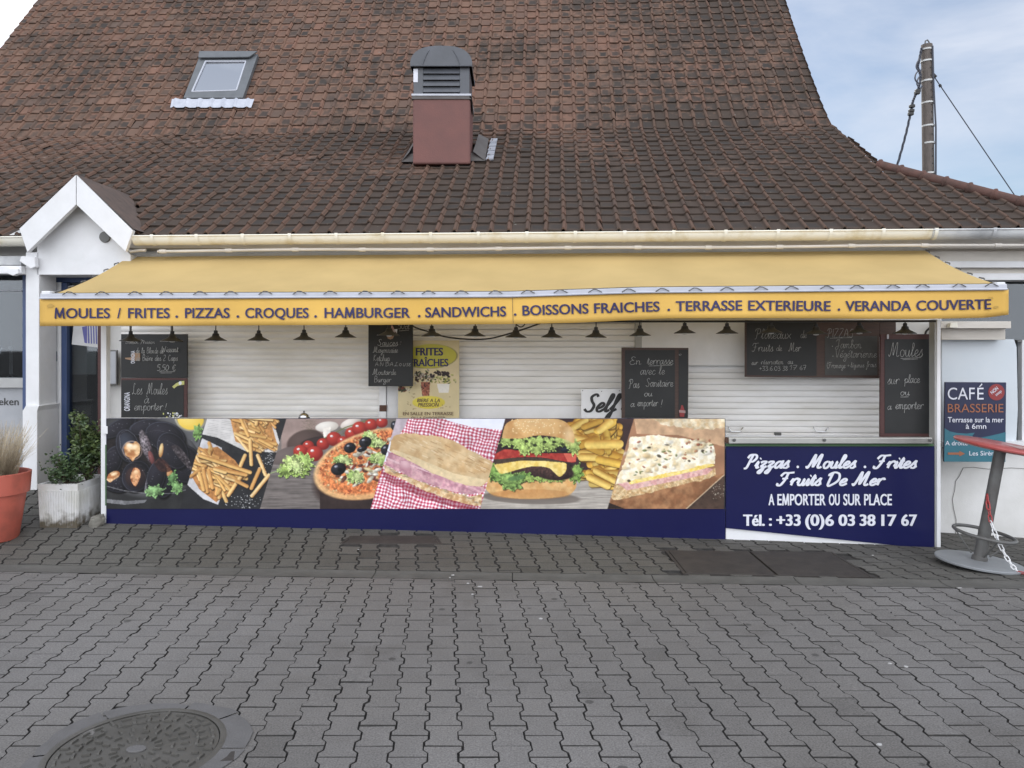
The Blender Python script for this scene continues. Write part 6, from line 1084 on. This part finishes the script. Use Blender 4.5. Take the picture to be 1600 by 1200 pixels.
# seafood and pizzas
t = board('wide dark chalkboard in two halves announcing seafood platters and pizzas', [(1164.5, 589), (1374, 591), (1374, 503), (1164.5, 500)], 7.15, KY, None, [([(1167, 586), (1276, 587), (1276, 503), (1167, 502)], 'board'), ([(1289, 586), (1371, 586.5), (1371, 525), (1289, 525)], 'boardgrey')]); f = pl(7.15, KY)
c = MB(); hand(c, 'Plateaux', 1179, 1236, 529, 15, f, .75); hand(c, 'de', 1251, 1260.5, 528, 12, f, .7); hand(c, 'Fruits', 1175, 1208, 549, 13, f, .75); hand(c, 'de', 1213, 1222, 548, 9, f, .7); hand(c, 'Mer', 1232, 1251, 549, 13, f, .75); hand(c, 'sur', 1174, 1184, 570, 8, f, .7); hand(c, 'réservation', 1189, 1224, 569, 8, f, .6); hand(c, 'au', 1231, 1239, 568.5, 8, f, .75); hand(c, '+33.6.03', 1186, 1219, 579, 7, f, .75, slant=0); hand(c, '38', 1223, 1230, 579, 7, f, .75, slant=0); hand(c, '17', 1234, 1245, 578, 7, f, .75, slant=.1); hand(c, '67', 1250, 1259, 578, 7, f, .75, slant=0)
hand(c, 'PIZZAS', 1292, 1333, 527, 13, f, .75); line(c, 1297, 528.5, 1331, 527.3, f, .6); hand(c, 'Jambon', 1305, 1346, 544, 13, f, .75); hand(c, 'Végétarienne', 1306, 1370, 558.5, 13, f, .75); disc(c, 1300.5, 541, .9, .9, f, 8); disc(c, 1301.5, 556.5, .9, .9, f, 8); hand(c, '(Fromage', 1292, 1321, 575, 9, f, .75); hand(c, '+', 1324, 1327, 574, 6, f, .75); hand(c, 'légumes', 1329, 1350, 574, 8, f, .6); hand(c, 'frais', 1353, 1369, 573.5, 9, f, .65); c.build('chalk_writing', M['chalk'], t)
slab('dark_beam', [(1374, 526), (1400, 526), (1400, 503), (1374, 503)], 7.2, KY, .05, M['wood'], t)
# mussels
t = board('tall red-brown framed chalkboard about mussels standing on the price counter', [(1375.5, 683.5), (1465, 683.5), (1465, 522), (1376, 522)], 6.85, KY, None, [([(1382.5, 677), (1457, 677.5), (1457, 530), (1382.5, 530)], 'board')], fr_m='redwood'); f = pl(6.85, KY)
c = MB(); hand(c, 'Moules', 1388, 1442, 557, 21, f, .95); line(c, 1407, 560.2, 1439, 558.6, f); line(c, 1410, 562, 1434, 560.8, f, .6); hand(c, 'sur', 1386.5, 1405, 600, 15, f, .9); hand(c, 'place', 1413, 1437, 598, 13, f, .9); hand(c, 'ou', 1407, 1421, 617.5, 11, f, 1); line(c, 1407, 620.3, 1419.5, 619.9, f, .8); hand(c, 'a', 1387, 1393.5, 640, 11, f, .9); hand(c, 'emporter', 1399, 1442.5, 639, 14, f, .9); c.build('chalk_writing', M['chalk'], t)
slab('hinge', rect(1386, 522.5, 1389, 529.5), 6.84, KY, .004, M['alu'], t)
# café sign
q = [(1475, 721.5), (1571, 722), (1572.5, 597.5), (1477, 597)]
t = thing('cafe_sign', 'navy and teal café brasserie sign with red NON stop disc, under the painted pale blue blind', 'sign', P(1523, 722, 7.12, KY)); s0 = slab('sign_board', q, 7.14, KY, .02, M['signnavy'], t); f = pl(7.14, KY, .003); f2 = pl(7.14, KY, .006)
wv = [(1475.3, 721.3), (1571, 721.8), (1571.6, 675), (1562, 677.5), (1545, 681.5), (1530, 684), (1521, 684), (1519.5, 681), (1523, 676), (1510, 677.5), (1495, 676.5), (1484, 674), (1476, 669)]
c = MB(); c.add([f(*p) for p in wv], [tuple(range(len(wv)))]); c.build('teal_wave', M['sea'], s0); c = MB(); disc(c, 1557, 612.8, 12.8, 12.8, f, 36); c.build('red_disc', M['redprint'], s0)
c = MB(); text(c, 'CAFÉ'[:3], 1480.8, 1523, 624.2, 18.4, f2, off=0); text(c, 'E', 1527, 1537, 624.2, 18.4, f2, off=0); ribbon(c, [(1530.5, 603.8), (1534, 600)], 1.7, f2); text(c, 'Terrasse sur la mer', 1481, 1568, 659.8, 8, f2, off=.006); text(c, 'à 6mn', 1509, 1541, 670, 8, f2, off=.006); text(c, 'A droite', 1477, 1512, 695.8, 6.8, f2, off=.004); text(c, 'Les Sirènes', 1514.5, 1563, 711.6, 6.8, f2, off=.004)
a = R(40); text(c, 'NON', 1550.5, 1563.5, 616.2, 5.4, f2, off=.01, ang=a); text(c, 'stop', 1557, 1568, 619, 4.2, f2, off=.008, ang=a); c.build('white_lettering', M['print_white'], s0)
c = MB(); text(c, 'BRASSERIE', 1480.8, 1567.8, 644.2, 13, f2, off=0); c.add([f2(*p) for p in ((1481, 710.5), (1499, 710.5), (1499, 713), (1508, 709), (1499, 704.5), (1499, 707), (1481, 707))], [tuple(range(7))]); c.build('orange_lettering', M['orange'], s0)
# ------------------------------------------------------------------ plants and street furniture
def leafy(name, c0, n, rad, m, size, label, cat, group=None, base=None, stems=9):
    t = thing(name, label, cat, base, group); mb = MB(); sb = MB(); tips = []
    for k in range(stems):
        a = random.uniform(0, 6.28); q = random.uniform(.2, 1); tip = c0+Vector((rad[0]*q*math.cos(a)*.8, rad[1]*q*math.sin(a)*.8, rad[2]*random.uniform(-.1, .95)))
        mid = base.lerp(tip, .5)+Vector((random.uniform(-.03, .03), random.uniform(-.03, .03), .02)); sb.tube([base, mid, tip], [.007, .005, .002], 5); tips.append((mid, tip))
    for i in range(n):
        if random.random() < .55:
            mid, tip = random.choice(tips); p = mid.lerp(tip, random.uniform(.1, 1.08))+Vector([random.gauss(0, .03) for _ in range(3)])
        else:
            d = Vector([random.gauss(0, 1) for _ in range(3)]).normalized()*random.random()**.4; w = .75+.35*math.sin(d.x*7+d.z*5+d.y*4); p = c0+Vector((d.x*rad[0]*w, d.y*rad[1]*w, d.z*rad[2]*w))
        if p.z < base.z: continue
        u = Vector([random.gauss(0, 1) for _ in range(3)]); u.z = abs(u.z)*.6; u.normalize(); v = u.cross(Vector([random.gauss(0, 1) for _ in range(3)])).normalized(); s = size*random.uniform(.6, 1.25); nn = u.cross(v)*s*.12
        mb.add([p, p+u*s*.3+v*s*.26+nn, p+u*s*.7+v*s*.24+nn, p+u*s, p+u*s*.7-v*s*.24+nn, p+u*s*.3-v*s*.26+nn], [(0, 1, 2, 3), (0, 3, 4, 5)])
    sb.build('stem', M['stem'], t); mb.build('foliage', m, t); return t
def planter():
    c = Vector((-3.655, 6.47, 0)); c.z = gz(c.x, c.y); w, d, h = .355, .52, .375
    t = thing('planter', 'square white ribbed planter with dirty foot holding two green shrubs', 'planter', c)
    mb = MB(); z0, z1 = c.z-.03, c.z+h
    def ring(g, z, inset=0):
        x0, x1, y0, y1 = c.x-w+g, c.x-g, c.y+g, c.y+d-g; return [Vector(p) for p in ((x0, y0, z), (x1, y0, z), (x1, y1, z), (x0, y1, z))]
    a, b, e, q = ring(.022, z0), ring(.008, z1), ring(.03, z1), ring(.04, z1-.06)
    mb.add(a+b+e+q, [(3, 2, 1, 0)]+[(L*4+i, L*4+(i+1) % 4, L*4+4+(i+1) % 4, L*4+4+i) for L in range(3) for i in range(4)])
    for side, n in ((0, 15), (1, 22)):
        A0, B0, A1, B1 = a[side], a[(side+1) % 4], b[side], b[(side+1) % 4]; out = Vector((0, -1, 0)) if side == 0 else Vector((1, 0, 0))
        for k in range(n):
            t0, t1 = (k+.25)/n, (k+.75)/n; lo_, hi_ = .12, .86; P0, P1 = A0.lerp(B0, t0), A0.lerp(B0, t1); Q0, Q1 = A1.lerp(B1, t0), A1.lerp(B1, t1)
            f = [P0.lerp(Q0, lo_), P1.lerp(Q1, lo_), P1.lerp(Q1, hi_), P0.lerp(Q0, hi_)]
            mb.prism([x+out*.006 for x in f], out*-.008)
    # the plastic is soiled near the foot
    m = mat('soiled_planter', (.72, .72, .73), .5, (.58, .57, .53), 5)
    nt = m.node_tree; bs = nt.nodes['Principled BSDF']; src = bs.inputs['Base Color'].links[0].from_socket; tc = nt.nodes.new('ShaderNodeTexCoord'); sp = nt.nodes.new('ShaderNodeSeparateXYZ'); nt.links.new(tc.outputs['Object'], sp.inputs[0]); nz = nt.nodes.new('ShaderNodeTexNoise'); nz.inputs['Scale'].default_value = 14; nz.inputs['Detail'].default_value = 6; nt.links.new(tc.outputs['Object'], nz.inputs['Vector'])
    ma = nt.nodes.new('ShaderNodeMath'); ma.operation = 'MULTIPLY_ADD'; ma.inputs[1].default_value = .28; nt.links.new(nz.outputs['Fac'], ma.inputs[0]); neg = nt.nodes.new('ShaderNodeMath'); neg.operation = 'SUBTRACT'; neg.inputs[0].default_value = c.z+.10; nt.links.new(sp.outputs['Z'], neg.inputs[1]); nt.links.new(neg.outputs[0], ma.inputs[2])
    rp_ = nt.nodes.new('ShaderNodeValToRGB'); rp_.color_ramp.elements[0].position = .12; rp_.color_ramp.elements[1].position = .22; nt.links.new(ma.outputs[0], rp_.inputs['Fac']); mx = nt.nodes.new('ShaderNodeMix'); mx.data_type = 'RGBA'; nt.links.new(rp_.outputs['Color'], mx.inputs['Factor']); nt.links.new(src, mx.inputs['A']); mx.inputs['B'].default_value = (.12, .10, .07, 1); nt.links.new(mx.outputs['Result'], bs.inputs['Base Color'])
    mb.build('tub', m, t); MB().add(ring(.04, z1-.05), [(0, 1, 2, 3)]).build('soil', M['soil'], t)
    leafy('low_shrub', Vector((c.x-.17, c.y+.10, z1+.08)), 900, (.21, .15, .17), M['leaf'], .034, 'low sprawling green shrub at the front of the white planter', 'shrub', None, Vector((c.x-.18, c.y+.14, z1-.05)), 14)
    leafy('tall_shrub', Vector((c.x-.07, c.y+.33, z1+.26)), 2600, (.19, .20, .30), M['leaf2'], .042, 'taller bushy green shrub at the back of the white planter', 'shrub', None, Vector((c.x-.12, c.y+.36, z1-.05)), 22)
    r = onground(150, 821); rk = MB(); vs = []; n = 10
    rk.lathe([(0, -.03), (.055, -.02), (.066, .02), (.058, .06), (.036, .085), (0, .092)], r, n); rk.v = [(x+random.gauss(0, .006)+(z-r.z)*.25, y+random.gauss(0, .006), z+random.gauss(0, .006)) for x, y, z in rk.v]
    tag(rk.build('rock', M['rock']), 'grey stone wedged between the white planter and the counter foot', 'stone')
planter()
def redpot():
    c = Vector((-4.24, 6.27, 0)); c.z = gz(c.x, c.y)
    t = thing('flower_pot', 'large terracotta red plastic pot cut by the left edge of the photo', 'flower pot', c)
    MB().lathe([(.175, -.01), (.185, .0), (.238, .37), (.262, .372), (.274, .535), (.262, .54), (.25, .535), (.235, .47), (0, .47)], c, 48).build('body', M['pot'], t, smooth=True); MB().lathe([(.235, .472), (.1, .485), (0, .488)], c, 24).build('soil', M['soil'], t)
    g = thing('dry_grass', 'plume of dry beige ornamental grass growing in the red pot', 'grass', c+Vector((0, 0, .48))); mb = MB()
    for i in range(950):
        a = random.uniform(0, 6.28); r0 = .17*math.sqrt(random.random()); b = c+Vector((r0*math.cos(a), r0*math.sin(a), .475)); L_ = random.uniform(.22, .50); bend = random.uniform(.0, .16); ln = Vector((math.cos(a), math.sin(a), 0)); lean = Vector((random.gauss(-.03, .05), random.gauss(0, .05), 0)); w = random.uniform(.0016, .0035)
        pts = [b+(lean+ln*.06)*s*L_*2+ln*bend*s*s+Vector((0, 0, L_*s*(1-.25*bend*s*4))) for s in (0, .35, .7, 1)]; sd = Vector((-math.sin(a+1), math.cos(a+1), 0))
        mb.add([p+sd*w*(1-.25*k) for k, p in enumerate(pts)]+[p-sd*w*(1-.25*k) for k, p in enumerate(pts)], [(k, k+1, k+5, k+4) for k in range(3)])
    mb.build('blades', M['drygrass'], g)
redpot()
def bartable():
    c = onground(1530, 877, .03); T = Matrix.Rotation(R(8.5), 3, 'Y') @ Matrix.Rotation(R(3.5), 3, 'X'); H = .90
    t = thing('bar_table', 'leaning bar table with red top, grey column and foot ring beside the café sign', 'bar table', c)
    def lt(prof, name, m, n=48, z=0): return MB().lathe(prof, c+T @ Vector((0, 0, z)), n, T).build(name, m, t, smooth=True)
    Tb = Matrix.Rotation(R(5), 3, 'Y')
    MB().lathe([(.30, -.012), (.302, .0), (.296, .006), (.06, .012), (0, .012)], c, 64, Tb).build('base_plate', M['basegrey'], t, smooth=True)
    lt([(.056, .005), (.056, .035), (.045, .045), (.042, H*.45), (.040, H-.02)], 'column', M['tabmetal'], 28)
    lt([(.052, H*.955), (.05, H*.965), (.05, H*.99)], 'collar', M['black'], 28)
    ring = [c+T @ Vector((.207*math.cos(a), .207*math.sin(a), .215)) for a in np.linspace(0, 2*math.pi, 49)[:-1]]; MB().tube(ring, .013, 10, closed=True).build('foot_ring', M['tabmetal'], t, smooth=True)
    for a in (2.75, 5.9, 4.6, 1.2): MB().tube([c+T @ Vector((.20*math.cos(a), .20*math.sin(a), .208)), c+T @ Vector((.06*math.cos(a), .06*math.sin(a), .05))], .007, 6).build('strut', M['tabmetal'], t, smooth=True)
    q = lt([(.05, H-.03), (.285, H-.024), (.315, H-.012), (.318, H), (.308, H+.008), (0, H+.012)], 'table_top', M['tabletop'], 64)
    pm = MB(); z = H+.0128; pm.add([c+T @ Vector(p) for p in ((.02, -.20, z), (.21, -.19, z-.002), (.20, .02, z-.001), (.04, .04, z))], [(0, 1, 2, 3)]); pm.build('pale_patch', mat('pale_patch_paint', (.52, .36, .33), .3, (.42, .14, .12), 10), q)  # flat paler patch on the table top
    return c, T, H
tc_, T_, H_ = bartable()
def chain():
    t = thing('chain', 'red and white plastic barrier chain hanging from the bar table column to the ground', 'chain', onground(1592, 893))
    top = tc_+T_ @ Vector((-.055, -.03, .52)); low = tc_+T_ @ Vector((-.02, -.075, .33)); g1 = onground(1591, 894, .012); g2 = onground(1640, 903, .012)
    def links(a, b, sag, start=0):
        L = (b-a).length; n = max(int(L/.042), 1); out = []
        for i in range(n):
            s0, s1 = i/n, (i+1)/n; f = lambda s: a.lerp(b, s)-Vector((0, 0, sag*4*s*(1-s))); out.append((f(s0), f(s1), (i+start) % 2))
        return out
    def link(mb, a, b, k):
        d = (b-a); l = d.length; d.normalize(); x = d.cross(Vector((0, 1, 0) if k else (.7, .1, .7))).normalized(); m = (a+b)/2; hl, hw = l*.62, .0125
        pts = [m+d*(hl-.012 if abs(math.cos(q)) > .3 else 0)*0+d*(math.copysign(1, math.cos(q))*(hl-hw)+hw*math.cos(q))+x*hw*math.sin(q) for q in np.linspace(0, 2*math.pi, 17)[:-1]]; mb.tube(pts, .0042, 6, closed=True)
    r = MB(); w = MB()
    for a, b, k in links(top+Vector((.0, 0, -.02)), low, .0)+links(top, top+Vector((-.01, -.03, -.10)), 0): link(r, a, b, k)
    for a, b, k in links(low, g1, .05): link(w, a, b, k)
    for a, b, k in links(g1, g2, 0): link(r, a, b, k)
    r.build('red_links', M['redplastic'], t, smooth=True); w.build('white_links', M['whiteplastic'], t, smooth=True)
chain()
def utility():
    D = 11.5; top = P(1448, 70, D); bx = P(1452, 290, D); b = top.lerp(bx, 2.15); b.z = -.3; t = thing('utility_pole', 'weathered utility pole with pale bands standing behind the right roof', 'utility pole', (b.x, b.y, 0)); d = (top-b).normalized()
    r = .078; MB().tube([b, b.lerp(top, .5), top], [r*1.18, r*1.1, r], 14).build('shaft', M['pole'], t, smooth=True); bd = MB()
    for y in (78, 96, 127, 161, 197, 224, 271): s = (y-70)/220; c = top.lerp(bx, s); MB().tube([c-d*.012, c+d*.012], r*1.14, 14).build('band', M['bandm'], t, smooth=True)
    ho = MB()
    for k in range(17): c = top.lerp(bx, .07+k*.052); ho.tube([c+Vector((.014, -r*.98, 0)), c+Vector((.014, -r*1.1, 0))], .010, 6)
    ho.build('hole', M['black'], t); MB().tube([top+Vector((-.04, -.02, -.02)), top+Vector((-.03, -.02, .05)), top+Vector((.0, -.02, .065)), top+Vector((.025, -.02, .03)), top+Vector((.03, -.02, -.05))], .011, 6).build('hook', M['tabmetal'], t, smooth=True)
    cd = MB(); cd.tube([top+Vector((.04, -r-.01, -.05)), top.lerp(bx, .3)+Vector((.045, -r-.01, 0)), top.lerp(bx, .6)+Vector((.06, -r-.02, 0)), bx+Vector((.05, -r-.01, 0))], .014, 6); cd.build('riser_cable', M['wire'], t, smooth=True)
    w = thing('cable_bundle', 'twisted dark cable with clamps running down from the left side of the pole', 'cable', P(1424, 150, D)); pts = [P(x, y, D-.05) for x, y in ((1440, 75), (1436, 95), (1434, 105), (1438, 118), (1436, 135), (1431, 147), (1426, 160), (1423, 176), (1414, 215), (1399, 268), (1380, 330))]
    for k in range(3):
        q = []
        for i, p in enumerate(smooth([tuple(v) for v in pts], 14)): a = i*.55+k*2.1; s = .011 if i > 98 else .012; q.append(Vector(p)+Vector((s*math.cos(a), s*math.sin(a), 0)))
        MB().tube(q, .0085, 5).build('strand', M['wire'], w, smooth=True)
    lp = MB()
    for x, y in ((1436, 100), (1434, 118), (1437, 126)): lp.tube([Vector(p) for p in smooth([tuple(P(x+a, y+b_, D-.06)) for a, b_ in ((3, -10), (-3, -2), (-4, 6), (1, 12), (4, 8))], 4)], .011, 5)
    lp.build('loop', M['wire'], w, smooth=True); cl = MB()
    for x, y in ((1434, 142), (1433, 145), (1425, 166), (1423, 178), (1424, 173)): p = P(x, y, D-.06); MB().box((p.x-.035, p.y-.03, p.z-.022), (p.x+.035, p.y+.03, p.z+.022)).build('clamp', M['black'], w, bevel=.006)
    w = thing('stay_wire', 'thin straight wire running from the pole down to the right', 'wire', P(1520, 215, D)); MB().tube([P(1457, 116, D), P(1590, 312, D), P(1680, 445, D)], .0075, 6).build('strand', M['wire'], w, smooth=True)
    f = MB(); f.tube([P(1457, 116, D-.01), P(1462, 121, D-.01)], .028, 8); f.tube([P(1468, 132, D-.01), P(1470, 136, D-.01)], .02, 8); f.build('clamp', M['black'], w, smooth=True)
utility()
